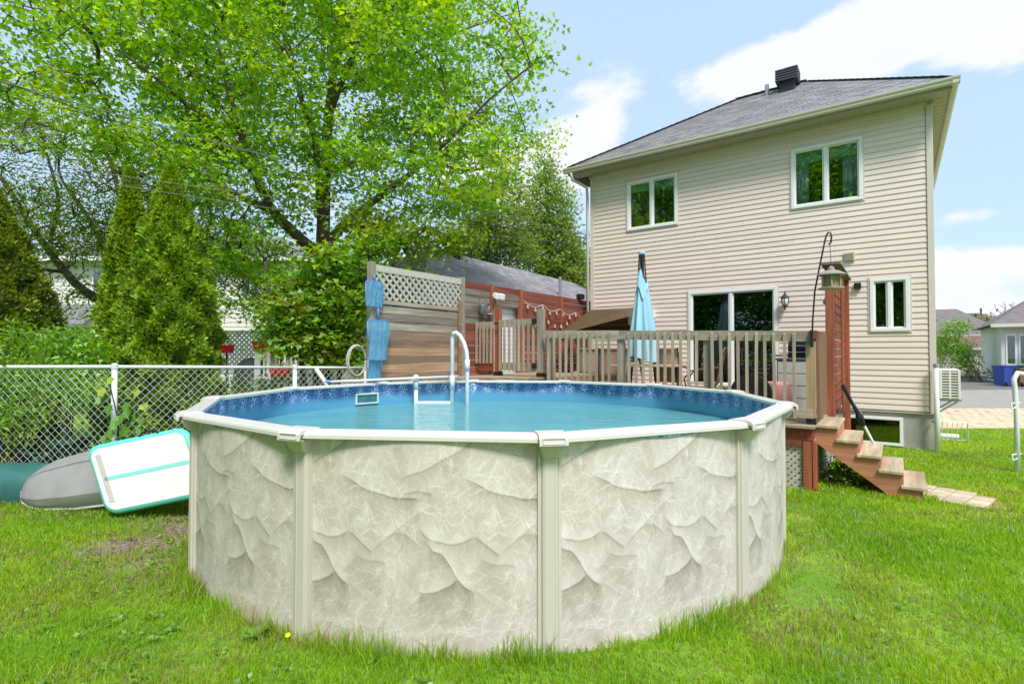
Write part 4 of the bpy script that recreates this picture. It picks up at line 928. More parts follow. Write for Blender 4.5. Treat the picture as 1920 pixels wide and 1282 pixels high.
fac_ = math.atan2(-VX.y, -VX.x)
chair(4.25, 2.15, fac_+1.57+3.14, 'tan sling chair at the house side of the table, right of the parasol')
chair(3.45, 2.75, fac_+1.57-1.4, 'tan sling chair at the right end of the table in front of the patio door')
chair(5.45, 2.4, fac_+1.57+3.6, 'tan sling chair left of the parasol with its back to the swing')
chair(6.5, 1.5, fac_+2.2+3.14, 'tan sling chair farthest left, nearest the red wall under the canopy')
# canopy swing
SW = thing('canopy_swing', F(6.3, 1.2, DZ), 'garden swing with a sagging brown fabric canopy near the red wall', 'swing')
cz = 2.62
top_ = [F(7.15, 1.75, cz-.36), F(5.35, 1.75, cz-.0), F(5.35, .55, cz-.12), F(7.15, .55, cz-.2)]
tp = [F(6.45, 1.45, cz+.22), F(5.5, 1.5, cz+.17), F(5.55, .8, cz+.28), F(6.45, .8, cz+.28)]
cb = MB().add(top_+tp, [(4, 5, 6, 7), (0, 1, 5, 4), (1, 2, 6, 5), (2, 3, 7, 6), (3, 0, 4, 7)])
o = cb.build('canopy', M['brownfab'], SW); so = o.modifiers.new('thick', 'SOLIDIFY'); so.thickness = .012
vb_ = MB()
for (a, b) in ((1, 2), (2, 3), (3, 0)):
    A1, B1 = top_[a], top_[b]; k = 14
    for i in range(k):
        P1, P2 = A1.lerp(B1, i/k), A1.lerp(B1, (i+1)/k); d1 = .16+.02*math.sin(i*1.3); d2 = .16+.02*math.sin((i+1)*1.3)
        vb_.quad(P1-ZX*d1, P2-ZX*d2, P2, P1)
o = vb_.build('valance', M['brownfab'], SW); so = o.modifiers.new('thick', 'SOLIDIFY'); so.thickness = .008
for s in (5.45, 7.05):
    MB().tube([F(s, 1.75, DZ), F(s, 1.2, cz-.1)], .025, 7).build('leg', M['bronze'], SW); MB().tube([F(s, .6, DZ), F(s, 1.2, cz-.1)], .025, 7).build('leg', M['bronze'], SW)
MB().tube([F(5.45, 1.2, cz-.12), F(7.05, 1.2, cz-.12)], .025, 7).build('crossbar', M['bronze'], SW)
MB().fbox(5.6, 6.9, 1.05, 1.5, DZ+.42, DZ+.52).build('seat', M['tanfab'], SW, bevel=.03)
MB().box8([F(6.9, 1.05, DZ+.5), F(5.6, 1.05, DZ+.5), F(5.6, .95, DZ+.5), F(6.9, .95, DZ+.5), F(6.9, .9, DZ+1.05), F(5.6, .9, DZ+1.05), F(5.6, .8, DZ+1.05), F(6.9, .8, DZ+1.05)]).build('backrest', M['tanfab'], SW, bevel=.03)
# barbecue, resin cabinet, kettle lid, pink tub, planter
p = F(1.83, 2.2, DZ); t = thing('barbecue', p, 'black barbecue with domed lid behind the corner post', 'barbecue')
prof = [(-.2, 0), (.2, 0), (.2, .1), (.15, .2), (.05, .27), (-.06, .28), (-.15, .22), (-.2, .12)]
MB().prism(prof, F(1.6, 2.15, DZ+.98), -VX, ZX, UX*.52).build('lid', M['black'], t, bevel=.015)
MB().fbox(1.6, 2.12, 1.95, 2.35, DZ+.8, DZ+.975).build('firebox', M['black'], t)
MB().fbox(2.125, 2.4, 2.0, 2.34, DZ+.9, DZ+.93).build('side_shelf', mat('green_shelf', srgb(60, 92, 84), .5, .1), t)
MB().tube([F(2.05, 2.42, DZ+1.08), F(1.67, 2.42, DZ+1.08)], .012, 6).build('handle', M['galv'], t)
for s, nn in ((1.63, 1.98), (2.09, 1.98), (1.63, 2.32), (2.09, 2.32)): MB().fbox(s-.02, s+.02, nn-.02, nn+.02, DZ, DZ+.798).build('leg', M['dkmetal'], t)
p = F(1.95, 2.75, DZ); t = thing('resin_cabinet', p, 'grey resin storage cabinet with panel lines behind the railing end', 'cabinet')
MB().fbox(1.65, 2.2, 2.5, 2.96, DZ+.002, DZ+.84).build('body', M['resin'], t, bevel=.012)
for k in range(4): MB().fbox(1.67, 2.18, 2.962, 2.975, DZ+.03+k*.2, DZ+.215+k*.2).build('panel', M['resin'], t, bevel=.008)
MB().fbox(1.63, 2.22, 2.48, 2.99, DZ+.842, DZ+.88).build('lid', bpy.data.materials['green_shelf'], t, bevel=.01)
ax = (-VX).normalized(); p = F(2.47, 3.55, DZ+.32); t = thing('barrel_lid', p, 'large round black disc standing upright behind the right balusters', 'disc')
MB().lathe([(.0, .0), (.28, .0), (.31, .015), (.31, .045), (.28, .05), (.02, .04)], p, 28, ax).build('disc', M['black'], t)
MB().lathe([(.0, .05), (.05, .05), (.05, .07), (.0, .07)], p, 12, ax).build('hub', M['dkmetal'], t)
p = F(2.12, 3.35, DZ); t = thing('pink_tub', p, 'upside-down faded pink plastic tub next to the black disc', 'tub')
MB().lathe([(.21, .002), (.2, .1), (.175, .30), (.165, .33), (.14, .345)], p+ZX*.16, 20).build('shell', mat('pink_plastic', srgb(212, 140, 138), .5, .08), t, smooth=False)
MB().lathe([(.2, 0.002), (.2, .155)], p, 20).build('stand', M['black'], t)
p = F(3.3, 1.2, DZ); t = thing('planter', p, 'low white planter with yellow-green foliage in front of the patio door', 'planter')
MB().fbox(3.05, 3.58, 1.1, 1.32, DZ+.002, DZ+.17).build('trough', M['white'], t, bevel=.01)
PLANTER = t
# ================================================================== PLANTS: generators
def lerp3(a, b, t): return np.asarray(a)[None, :]*(1-t[:, None]) + np.asarray(b)[None, :]*t[:, None]
def leaf_cloud(P, size, colr, up=.8, lobed=True, aim=None, rng=RNG, droop=.3, width=.8):
    """one small folded leaf at every point of P -> verts, faces, colours"""
    n = len(P); nr = rng.normal(size=(n, 3)); nr[:, 2] = np.abs(nr[:, 2])*.6 + up
    nr /= np.linalg.norm(nr, axis=1)[:, None]
    d = rng.normal(size=(n, 3)) if aim is None else aim + rng.normal(size=(n, 3))*.35
    d[:, 2] -= droop
    d -= nr*np.sum(d*nr, 1)[:, None]; d /= np.linalg.norm(d, axis=1)[:, None]+1e-9
    x = np.cross(d, nr); s = (size*(.7+.6*rng.random(n)))[:, None] if np.ndim(size) == 0 else size[:, None]
    fold = nr*s*.10
    if lobed:
        V = np.stack([P, P+d*s*.30+x*s*.5*width+fold, P+d*s*.48+x*s*.2*width, P+d*s*1.0, P+d*s*.48-x*s*.2*width, P+d*s*.30-x*s*.5*width+fold], 1)
        f = np.array([[0, 1, 2], [0, 2, 3], [0, 3, 4], [0, 4, 5]])
    else:
        V = np.stack([P, P+d*s*.45+x*s*.28*width+fold, P+d*s, P+d*s*.45-x*s*.28*width+fold], 1)
        f = np.array([[0, 1, 2], [0, 2, 3]])
    k = V.shape[1]; Fc = (np.arange(n)*k)[:, None, None] + f[None]
    return V.reshape(-1, 3), Fc.reshape(-1, 3), np.repeat(colr, k, 0)
def leaf_cols(n, pal, rng, clump=None, jit=.16):
    """palette mix: clump in 0..1 shifts whole sprays, jit varies each leaf"""
    pal = np.array(pal); t = np.clip((rng.random(n) if clump is None else clump + rng.normal(0, .16, n)), 0, .999)*(len(pal)-1)
    i = t.astype(int); fr = (t-i)[:, None]; c = pal[i]*(1-fr)+pal[np.minimum(i+1, len(pal)-1)]*fr
    return c*(1+rng.normal(0, jit, (n, 1)))
def grow(paths, C, bias=.25, rmin=.004, k=.010, rng=RNG):
    """attach every cluster to the nearest point of the branch network; returns edges with radii"""
    nodes, cost, par, fixed = [], [], [], []
    for path in paths:
        for a, b in zip(path[:-1], path[1:]):
            for t in np.linspace(0, 1, 5): nodes.append(np.array(a[:3])*(1-t)+np.array(b[:3])*t); cost.append(0.0); par.append(-1)
    nodes = [np.array(x) for x in nodes]; NMAX = len(nodes)+3*len(C); A = np.zeros((NMAX, 3)); A[:len(nodes)] = nodes; K = np.zeros(NMAX); m = len(nodes); par += [-1]*(NMAX-m)
    base = m
    d0 = np.min(np.linalg.norm(C[:, None]-A[None, :m:3], axis=2), 1)
    load = np.zeros(NMAX)
    for ci in np.argsort(d0):
        c = C[ci]; dd = np.linalg.norm(A[:m]-c, axis=1) + bias*K[:m]; j = int(np.argmin(dd)); L_ = np.linalg.norm(A[j]-c)
        prev = j
        mid = (A[j]+c)/2 + rng.normal(0, .06, 3)*L_; mid[2] += .05*L_
        for p in (mid, c):
            A[m] = p; par[m] = prev; K[m] = K[prev]+np.linalg.norm(A[prev]-p); prev = m; m += 1
    for i in range(m-1, base-1, -1):
        load[i] += 1
        if par[i] >= base: load[par[i]] += load[i]
    E_ = [(A[par[i]], A[i], min(.09, rmin+k*math.sqrt(load[par[i]] if par[i] >= base else load[i])*.6), min(.09, rmin+k*math.sqrt(load[i])*.5)) for i in range(base, m)]
    return E_
def edges_mesh(E_, sides=4):
    P0 = np.array([e[0] for e in E_]); P1 = np.array([e[1] for e in E_]); r0 = np.array([e[2] for e in E_]); r1 = np.array([e[3] for e in E_])
    d = P1-P0; d /= np.linalg.norm(d, axis=1)[:, None]+1e-9; h = np.where(np.abs(d[:, 2:3]) < .9, np.array([[0, 0, 1.]]), np.array([[1., 0, 0]]))
    x = np.cross(d, h); x /= np.linalg.norm(x, axis=1)[:, None]+1e-9; y = np.cross(d, x); n = len(P0); V = []
    for k in range(sides):
        a = 2*math.pi*k/sides; o = x*math.cos(a)+y*math.sin(a); V += [P0+o*r0[:, None], P1+o*r1[:, None]]
    V = np.stack(V, 1); Fc = np.array([[2*k, 2*((k+1) % sides), 2*((k+1) % sides)+1, 2*k+1] for k in range(sides)])
    return V.reshape(-1, 3), ((np.arange(n)*2*sides)[:, None, None]+Fc[None]).reshape(-1, 4)
def ellipsoid_pts(lobes, n, rng, shell=.35):
    w = np.array([l[6]*l[3]*l[4]*l[5] if len(l) > 6 else l[3]*l[4]*l[5] for l in lobes]); w = w/w.sum(); out = []
    for l, k in zip(lobes, rng.multinomial(n, w)):
        v = rng.normal(size=(k, 3)); v /= np.linalg.norm(v, axis=1)[:, None]; r = rng.random(k)**shell
        out.append(np.array(l[:3])+v*r[:, None]*np.array(l[3:6]))
    return np.concatenate(out)
def broadleaf(name, label, cat, base, paths, lobes, ncl, per, lsize, pal, spread=.42, flat=.45, seed=0, group=None, bark='bark', lobed=True, up=.8, twig=.010, shell=.35, cut=None, sides=4):
    r = np.random.default_rng(seed)
    T = thing(name, base, label, cat, group)
    tr = MB()
    for p in paths:
        n_ = len(p)
        if n_ > 2:      # smooth the limb
            q = [Vector(x[:3]) for x in p]; rr = [x[3] for x in p]; P, R = [], []
            for i in range(n_-1):
                a, b, c, d = q[max(i-1, 0)], q[i], q[i+1], q[min(i+2, n_-1)]
                for t in (0, .25, .5, .75):
                    P.append(.5*((2*b)+(c-a)*t+(2*a-5*b+4*c-d)*t*t+(3*b-a-3*c+d)*t**3)); R.append(rr[i]+(rr[i+1]-rr[i])*t)
            P.append(q[-1]); R.append(rr[-1]); tr.tube(P, R, 9)
        else: tr.tube([x[:3] for x in p], [x[3] for x in p], 8)
    tr.build('trunk', M[bark], T, smooth=True)
    C = ellipsoid_pts(lobes, ncl, r, shell)
    if cut is not None: C = C[cut(C)]
    V, Fc = edges_mesh(grow(paths, C, rng=r, k=twig), sides); np_mesh('twigs', V, Fc, M[bark], T, kind='stuff')
    off = r.normal(size=(len(C), per, 3))*np.array([spread, spread, spread*flat]); P = (C[:, None]+off).reshape(-1, 3)
    cl = np.repeat(r.random(len(C)), per)
    lv, lf, lc = leaf_cloud(P, lsize, leaf_cols(len(P), pal, r, cl), up=up, lobed=lobed, rng=r)
    np_mesh('crown', lv, lf, M['leaf'], T, lc, kind='stuff')
    return T
def V4(px, py, Y, r): p = pt(px, py, Y); return (p.x, p.y, p.z, r)
def lobe(px, py, Y, wx, wy, dy, dens=1.0): p = pt(px, py, Y); k = Y/FPX; return (p.x, p.y, p.z, wx*k, dy, wy*k, dens)
G_MAPLE = [(.12, .29, .022), (.185, .41, .028), (.265, .50, .034), (.35, .56, .042), (.45, .57, .05)]
G_DARK = [(.08, .18, .02), (.13, .25, .028), (.19, .32, .04)]
G_YEL = [(.15, .28, .02), (.24, .38, .025), (.34, .46, .04)]

# ------------------------------------------------------------------ the big maple
Y0 = 13.0
mp_base = pt(606, 470, Y0); mp_base.z = 0
paths = [
    [(mp_base.x, Y0, -.1, .25), V4(606, 560, Y0, .20), V4(606, 450, Y0, .17), V4(610, 330, Y0, .135), V4(618, 200, Y0+.1, .11), V4(634, 60, Y0+.2, .085), V4(640, -120, Y0+.3, .06)],
    [V4(606, 500, Y0, .18), V4(628, 440, Y0-.3, .12), V4(690, 385, Y0-.8, .085), V4(770, 325, Y0-1.2, .06), V4(850, 255, Y0-1.5, .04), V4(920, 185, Y0-1.7, .024), V4(1000, 120, Y0-1.8, .02)],
    [V4(604, 480, Y0, .16), V4(560, 445, Y0-.5, .13), V4(505, 385, Y0-1.0, .10), V4(470, 300, Y0-1.3, .08), V4(440, 215, Y0-1.4, .06), V4(415, 110, Y0-1.5, .04), V4(390, 0, Y0-1.5, .02)],
    [V4(604, 430, Y0, .12), V4(598, 330, Y0-.4, .10), V4(590, 265, Y0-.6, .08), V4(560, 170, Y0-.8, .055), V4(530, 60, Y0-1, .03), V4(520, -80, Y0-1, .02)],
    [V4(520, 400, Y0-.9, .09), V4(455, 370, Y0-1.6, .07), V4(380, 330, Y0-2.1, .05), V4(300, 290, Y0-2.4, .03), V4(200, 230, Y0-2.6, .018)],
    [V4(612, 320, Y0, .09), V4(700, 300, Y0+.6, .06), V4(770, 285, Y0+1, .045), V4(870, 320, Y0+1.2, .035), V4(960, 295, Y0+1.3, .02), V4(1030, 250, Y0+1.4, .012)],
    [V4(612, 230, Y0, .10), V4(660, 110, Y0-.3, .07), V4(730, 10, Y0-.6, .05), V4(800, -90, Y0-.8, .03)],
    [V4(480, 330, Y0-1.2, .06), V4(370, 215, Y0-1.9, .045), V4(270, 130, Y0-2.2, .03), V4(170, 60, Y0-2.4, .015)],
    [V4(450, 240, Y0-1.4, .04), V4(330, 90, Y0-1.5, .03), V4(290, -40, Y0-1.5, .015)],
    [V4(620, 180, Y0, .06), V4(720, 130, Y0+1.4, .045), V4(860, 60, Y0+1.8, .03), V4(980, 20, Y0+2, .012)]]
lob = [lobe(240, 130, Y0-1.5, 300, 190, 2.6), lobe(570, 90, Y0-.3, 330, 250, 3.4), lobe(850, 140, Y0-.5, 165, 170, 2.8, .8), lobe(440, 330, Y0-1, 220, 95, 2.2, 1.1),
       lobe(790, 325, Y0-1, 180, 90, 2.4, 1.4), lobe(520, -120, Y0, 480, 190, 3.5, .8), lobe(985, 90, Y0-1, 80, 110, 1.5, .5), lobe(880, 375, Y0+.5, 85, 45, 1.5),
       lobe(70, 130, Y0-2, 110, 95, 1.6, .7), lobe(990, 250, Y0+1.2, 60, 55, 1.2, .45), lobe(300, 260, Y0-2, 150, 60, 1.6, .9), lobe(900, 250, Y0, 110, 90, 2, .7),
       lobe(455, 450, Y0-1.2, 95, 60, 1.2, 1.6), lobe(440, 545, Y0-.9, 75, 65, 1.0, 1.6), lobe(510, 500, Y0-.6, 60, 60, 1.0, 1.4)]
broadleaf('maple_tree', 'tall spreading maple tree with bright green leaves behind the lattice fence', 'tree', mp_base, paths, lob, 1750, 46, .130, G_MAPLE, .28, .34, 3, twig=.006)
# multi-stemmed shrub maple by the lattice fence
Y1 = 10.3; b = pt(605, 690, Y1); b.z = 0
paths = [[(b.x+dx*.2, Y1, -.05, .06), V4(605+dx*60, 640, Y1, .045), V4(600+dx*110, 560, Y1, .03), V4(600+dx*130, 490, Y1-.1, .015)] for dx in (-.8, -.3, .2, .7)]
lob = [lobe(600, 560, Y1, 90, 75, .8), lobe(640, 500, Y1, 70, 45, .7), lobe(585, 640, Y1-.1, 85, 45, .7), lobe(560, 600, Y1, 70, 60, .7), lobe(650, 590, Y1+.1, 45, 70, .5), lobe(690, 470, Y1+.5, 60, 28, .5), lobe(640, 680, Y1, 60, 22, .5)]
broadleaf('maple_shrub', 'dense bushy young maple with reddish shoot tips left of the lattice fence', 'shrub', b, paths, lob, 420, 26, .135, [(.10, .24, .02), (.16, .35, .026), (.23, .43, .035), (.32, .48, .045), (.42, .36, .08)], .17, .5, 5, bark='bark2')
# fine-leaved tree leaning over the fence, far left
Y2 = 15.0; b = pt(240, 660, Y2); b.z = 0
paths = [[(b.x, Y2, -.1, .16), V4(215, 600, Y2, .14), V4(140, 530, Y2-.3, .11), V4(70, 440, Y2-.6, .08), V4(20, 360, Y2-.8, .06), V4(-50, 260, Y2-1, .03)],
         [V4(150, 540, Y2, .09), V4(95, 470, Y2+.3, .07), V4(110, 380, Y2+.3, .05), V4(85, 280, Y2+.3, .03), V4(60, 190, Y2, .015)],
         [V4(220, 610, Y2, .1), V4(200, 480, Y2+.4, .08), V4(160, 400, Y2+.5, .06), V4(110, 320, Y2+.5, .035), V4(130, 230, Y2, .015)],
         [V4(225, 590, Y2, .1), V4(230, 450, Y2, .07), V4(215, 330, Y2, .05), V4(180, 240, Y2, .03)],
         [V4(120, 510, Y2, .06), V4(60, 500, Y2-1, .04), V4(-20, 470, Y2-1.2, .02)],
         [V4(230, 560, Y2, .07), V4(320, 500, Y2, .05), V4(400, 470, Y2, .03), V4(470, 450, Y2, .015)]]
lob = [lobe(90, 280, Y2, 130, 110, 2, .6), lobe(170, 420, Y2, 160, 80, 2, .7), lobe(60, 430, Y2-.6, 110, 90, 1.6, .7), lobe(350, 440, Y2, 150, 80, 1.6, 1.2), lobe(460, 520, Y2+.2, 100, 90, 1.2, 1.0), lobe(180, 560, Y2, 90, 50, 1.4, .6), lobe(10, 220, Y2, 90, 90, 1.5, .6), lobe(330, 330, Y2+1, 130, 70, 1.5, 1.0)]
broadleaf('leaning_tree', 'fine-leaved tree with dark crooked limbs leaning left above the chain-link fence', 'tree', b, paths, lob, 1300, 28, .10, [(.08, .17, .035), (.14, .25, .035), (.22, .33, .04), (.3, .36, .05)], .42, .35, 8, bark='bark2', lobed=False)
# trees behind the red wall
Y3 = 24.0; b = pt(1035, 660, Y3); b.z = 0
broadleaf('columnar_tree', 'tall narrow pale green tree standing left of the beige house', 'tree', b, [[(b.x, Y3, -.1, .2), V4(1035, 560, Y3, .16), V4(1028, 420, Y3, .1), V4(1022, 310, Y3, .03)]],
          [lobe(1040, 480, Y3, 62, 75, 1.3, 1.2), lobe(1030, 390, Y3, 48, 70, 1.1), lobe(1020, 320, Y3, 24, 42, .6), lobe(1080, 520, Y3, 40, 45, 1.2), lobe(985, 440, Y3, 35, 60, 1)], 560, 34, .17, [(.11, .21, .03), (.18, .30, .04), (.28, .40, .06), (.36, .46, .1)], .24, .6, 9, lobed=False)
Y4 = 21.0; b = pt(900, 660, Y4); b.z = 0
broadleaf('hazy_tree', 'airy light green tree between the big maple and the narrow tree', 'tree', b, [[(b.x, Y4, -.1, .2), V4(905, 560, Y4, .15), V4(915, 430, Y4, .1), V4(925, 330, Y4, .04)]],
          [lobe(920, 420, Y4, 75, 80, 1.8), lobe(960, 350, Y4, 40, 60, 1.2, .7), lobe(880, 470, Y4, 60, 40, 1.3), lobe(970, 470, Y4, 45, 40, 1.2)], 420, 26, .16, [(.11, .21, .03), (.19, .30, .05), (.28, .37, .08)], .36, .5, 10, lobed=False)
Y5 = 11.3; b = pt(730, 660, Y5); b.z = 0
broadleaf('yellow_green_tree', 'yellow-green tree low behind the lattice fence and in front of the grey neighbour roof', 'tree', b, [[(b.x, Y5, -.1, .07), V4(732, 560, Y5, .05), V4(742, 480, Y5, .03), V4(770, 440, Y5, .012)]],
          [lobe(775, 452, Y5, 90, 26, .9), lobe(690, 425, Y5+.6, 60, 30, .8), lobe(850, 446, Y5+.4, 45, 16, .6), lobe(770, 490, Y5-.2, 60, 12, .5, .5)], 150, 22, .12, G_YEL, .26, .5, 12)
# trees whose reflection fills the house's windows, behind the photographer
for i, (x, y, h, w) in enumerate(((-10.8, -5.2, 16, 5.2), (-6.5, -13, 19, 4.6), (-15.5, .3, 16, 4.8), (-12, -14, 19, 5.5))):
    r_ = np.random.default_rng(40+i)
    broadleaf('backyard_tree', ['rounded green tree reflected leftmost in the house windows', 'taller green tree reflected in the upper windows', 'green tree at the far side reflected in the patio door', 'tallest dark green tree reflected behind the others'][i], 'tree', Vector((x, y, 0)),
              [[(x, y, -.1, .25), (x, y, h*.4, .18), (x+.2, y, h*.9, .05)]], [(x, y, h*.55, w, w, h*.45), (x+w*.5, y, h*.4, w*.6, w*.6, h*.3)], 620, 60, .34, G_MAPLE[:3], .6, .6, 40+i, lobed=False, group='trees reflected in the windows')

# ------------------------------------------------------------------ arborvitae columns
def thuja(name, label, px, Y, pw, top, seed, n, pal, spires=((0, 1.0),)):
    r = np.random.default_rng(seed); b = pt(px, 660, Y); b.z = 0; T = thing(name, b, label, 'shrub'); k = Y/FPX
    H_ = CAMH + (660.7-top)*k; R = pw*k/2
    MB().tube([b-ZX*.05, b+ZX*H_*.9], [.09, .02], 8).build('trunk', M['bark2'], T)
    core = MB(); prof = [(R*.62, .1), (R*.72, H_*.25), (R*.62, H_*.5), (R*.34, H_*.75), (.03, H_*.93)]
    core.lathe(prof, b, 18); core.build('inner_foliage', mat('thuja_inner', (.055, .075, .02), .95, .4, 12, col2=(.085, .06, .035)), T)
    P = []
    h = 1-np.sqrt(r.random(n)*.97+.0009) if False else r.random(n)**1.25
    a = r.random(n)*2*math.pi
    rad = R*np.interp(h, [0, .08, .3, .55, .75, .9, 1], [.86, .98, 1.0, .86, .55, .24, .03])
    lump = 1+.11*np.sin(a*5+h*23+seed)+.09*np.sin(a*9-h*41)+.07*np.sin(a*3+h*60)+.10*(r.random(n) < .12)*r.random(n)
    rr = rad*lump*(1-.22*r.random(n)**2)
    x, y, z = b.x+np.cos(a)*rr, b.y+np.sin(a)*rr, h*H_+.05
    P = np.stack([x, y, z], 1); o = np.stack([np.cos(a), np.sin(a), np.full(n, .9)], 1); o /= np.linalg.norm(o, axis=1)[:, None]
    V_, F_, C_ = [], [], []; base = 0
    clump = .5+.3*np.sin(a*7+h*37)+.25*np.sin(a*13-h*71)
    for q in range(3):
        dd = o + r.normal(0, .55, (n, 3)); nr = np.cross(dd, r.normal(size=(n, 3)))
        dd /= np.linalg.norm(dd, axis=1)[:, None]; nr /= np.linalg.norm(nr, axis=1)[:, None]+1e-9; s = (.055+.065*r.random(n))[:, None]*(1 if Y < 12 else 1.4)
        V = np.stack([P, P+dd*s*.6+nr*s*.20, P+dd*s, P+dd*s*.55-nr*s*.20], 1); V_.append(V.reshape(-1, 3)); F_.append(((np.arange(n)*4)[:, None, None]+np.array([[0, 1, 2], [0, 2, 3]])[None]).reshape(-1, 3)+base); base += 4*n
        c = leaf_cols(n, pal, r, clump, .2); br = r.random(n) < .035; c[br] = np.array([.16, .085, .03]); C_.append(np.repeat(c, 4, 0))
    np_mesh('crown', np.concatenate(V_), np.concatenate(F_), M['needle'], T, np.concatenate(C_), kind='stuff'); return T
TP = [(.14, .25, .02), (.21, .36, .028), (.30, .46, .035), (.38, .52, .06)]
thuja('arborvitae', 'broad tapering arborvitae behind the fence, the larger of the joined pair', 318, 9.6, 152, 318, 21, 34000, TP)
thuja('arborvitae', 'narrower arborvitae joined to the left side of the larger one', 240, 9.9, 92, 322, 22, 19000, TP)
thuja('arborvitae', 'dark arborvitae cut off by the left edge of the photo', -18, 9.6, 195, 360, 23, 24000, [(.12, .18, .022), (.19, .26, .028), (.28, .34, .04)])
# ================================================================== CHAIN-LINK FENCE
CF = thing('chain_link_fence', (-5.3, 7, 0), 'white-coated chain-link fence with round top rail along the left side', 'fence')
fpts = [Vector((-9.6, 6.75, 0)), Vector((-5.29, 7.0, 0)), Vector((-3.55, 8.6, 0)), Vector((-2.66, 9.55, 0))]; ftop = [1.64, 1.64, 1.585, 1.55]
def fh(i, t): return ftop[i]+(ftop[i+1]-ftop[i])*t
for i in range(3):
    MB().tube([fpts[i]+ZX*ftop[i], fpts[i+1]+ZX*ftop[i+1]], .024, 8).build('top_rail', M['whitepaint'], CF, smooth=True)
for i in (0, 1, 2, 3):
    p = fpts[i]; MB().tube([p-ZX*.2, p+ZX*(ftop[i]+.0)], .034, 10).build('post', M['whitepaint'], CF, smooth=True)
    MB().lathe([(.04, -.03), (.04, .03), (.03, .045), (.0, .05)], p+ZX*ftop[i], 10).build('post_cap', M['whitepaint'], CF)
mesh_ = []
CW, CH = .098, .108
for i in range(3):
    A, B = fpts[i], fpts[i+1]; L_ = (B-A).length; d = (B-A)/L_; nr = Vector((-d.y, d.x, 0)); m = int(L_/CW)
    for k in range(m*1):
        x0 = k*CW; rowsn = int(1.62/(CH/2))
        for j in range(rowsn):
            t0 = x0+(0 if j % 2 == 0 else CW/2); t1 = x0+(CW/2 if j % 2 == 0 else 0)
            top = fh(i, min(1, x0/L_))-.02
            for sgn in (1, -1):
                za, zb = top-j*CH/2, top-(j+1)*CH/2
                if zb < -.05: break
                a = A+d*(x0+(CW/4*0)+(sgn*(0 if j % 2 == 0 else CW/2)) % CW)+nr*.004*sgn; b_ = A+d*(x0+(sgn*(CW/2 if j % 2 == 0 else 0)) % CW)+nr*-.004*sgn
                if sgn == -1: 
                    a = A+d*(x0+(CW if j % 2 == 0 else CW/2))-nr*.004; b_ = A+d*(x0+(CW/2 if j % 2 == 0 else CW))-nr*.004
                mesh_.append((np.array(a)+[0, 0, za], np.array(b_)+[0, 0, zb], .0025, .0025))
V, Fc = edges_mesh(mesh_, 4); np_mesh('chain_mesh', V, Fc, M['whitepaint'], CF)
# small nets hanging at the lattice fence post
NX = WS-.09
def net(nm, ctr_n, z0, z1, half, bag, lab, pole_top, seed, depth=.0):
    p = F(NX, ctr_n, (z0+z1)/2); t = thing(nm, p, lab, 'net'); r = np.random.default_rng(seed); o = -UX*depth
    q = lambda a, z, u=0.0: F(NX, ctr_n, 0)+VX*a+ZX*z+o-UX*u
    fr = [q(-half, z1-.03), q(-half*.96, z0+.03), q(-half*.7, z0), q(half*.7, z0), q(half*.96, z0+.03), q(half, z1-.03), q(half*.8, z1), q(-half*.8, z1), q(-half, z1-.03)]
    MB().tube(fr, .013, 7).build('hoop', M['bluerim'], t, smooth=True)
    MB().tube([q(0, z1), q(0, pole_top)], .014, 7).build('handle', M['bluerim'], t, smooth=True)
    b = MB(); K, J = 12, 9
    for j in range(J+1):
        f = j/J; z = z1-.01 - (z1-z0+bag)*f
        for k in range(K+1):
            a = (k/K*2-1)*half*(.97 - .12*f*(1 if bag else 0)+.05*math.sin(f*7)); u = .02+.09*math.sin(math.pi*k/K)*(.25+f*.75)*(1 if bag else .4)+.012*math.sin(k*2.1+f*5)
            b.v.append(tuple(q(a+.015*math.sin(f*6+k), z+.008*math.sin(k*1.7)*f, u)))
    b.f = [(j*(K+1)+k, j*(K+1)+k+1, (j+1)*(K+1)+k+1, (j+1)*(K+1)+k) for j in range(J) for k in range(K)]
    b.build('mesh_bag', M['blue'], t, smooth=True)
net('leaf_net', 7.06, 2.58, 2.98, .17, 0.0, 'flat blue leaf net hung highest on the lattice fence post', 3.1, 1)
net('leaf_net', 7.02, 1.98, 2.35, .21, .26, 'blue leaf net with a deep sagging bag, the middle one on the post', 2.55, 2, .05)
net('leaf_net', 7.05, 1.42, 1.75, .13, 0.0, 'small blue net hanging lowest on the post below the deep bag', 1.85, 3)
t = thing('hose_coil', F(WS+.12, 7.32, 1.6), 'pale coil of hose hanging behind the lattice fence post', 'hose')
for k in range(2): MB().tube([F(WS+.1+.03*k, 7.24, 1.70)+VX*(.17+.01*k)*math.cos(a*math.pi/14)+ZX*(.24+.012*k)*math.sin(a*math.pi/14) for a in range(29)], .014, 7).build('loop', M['pale_wood'], t, smooth=True)

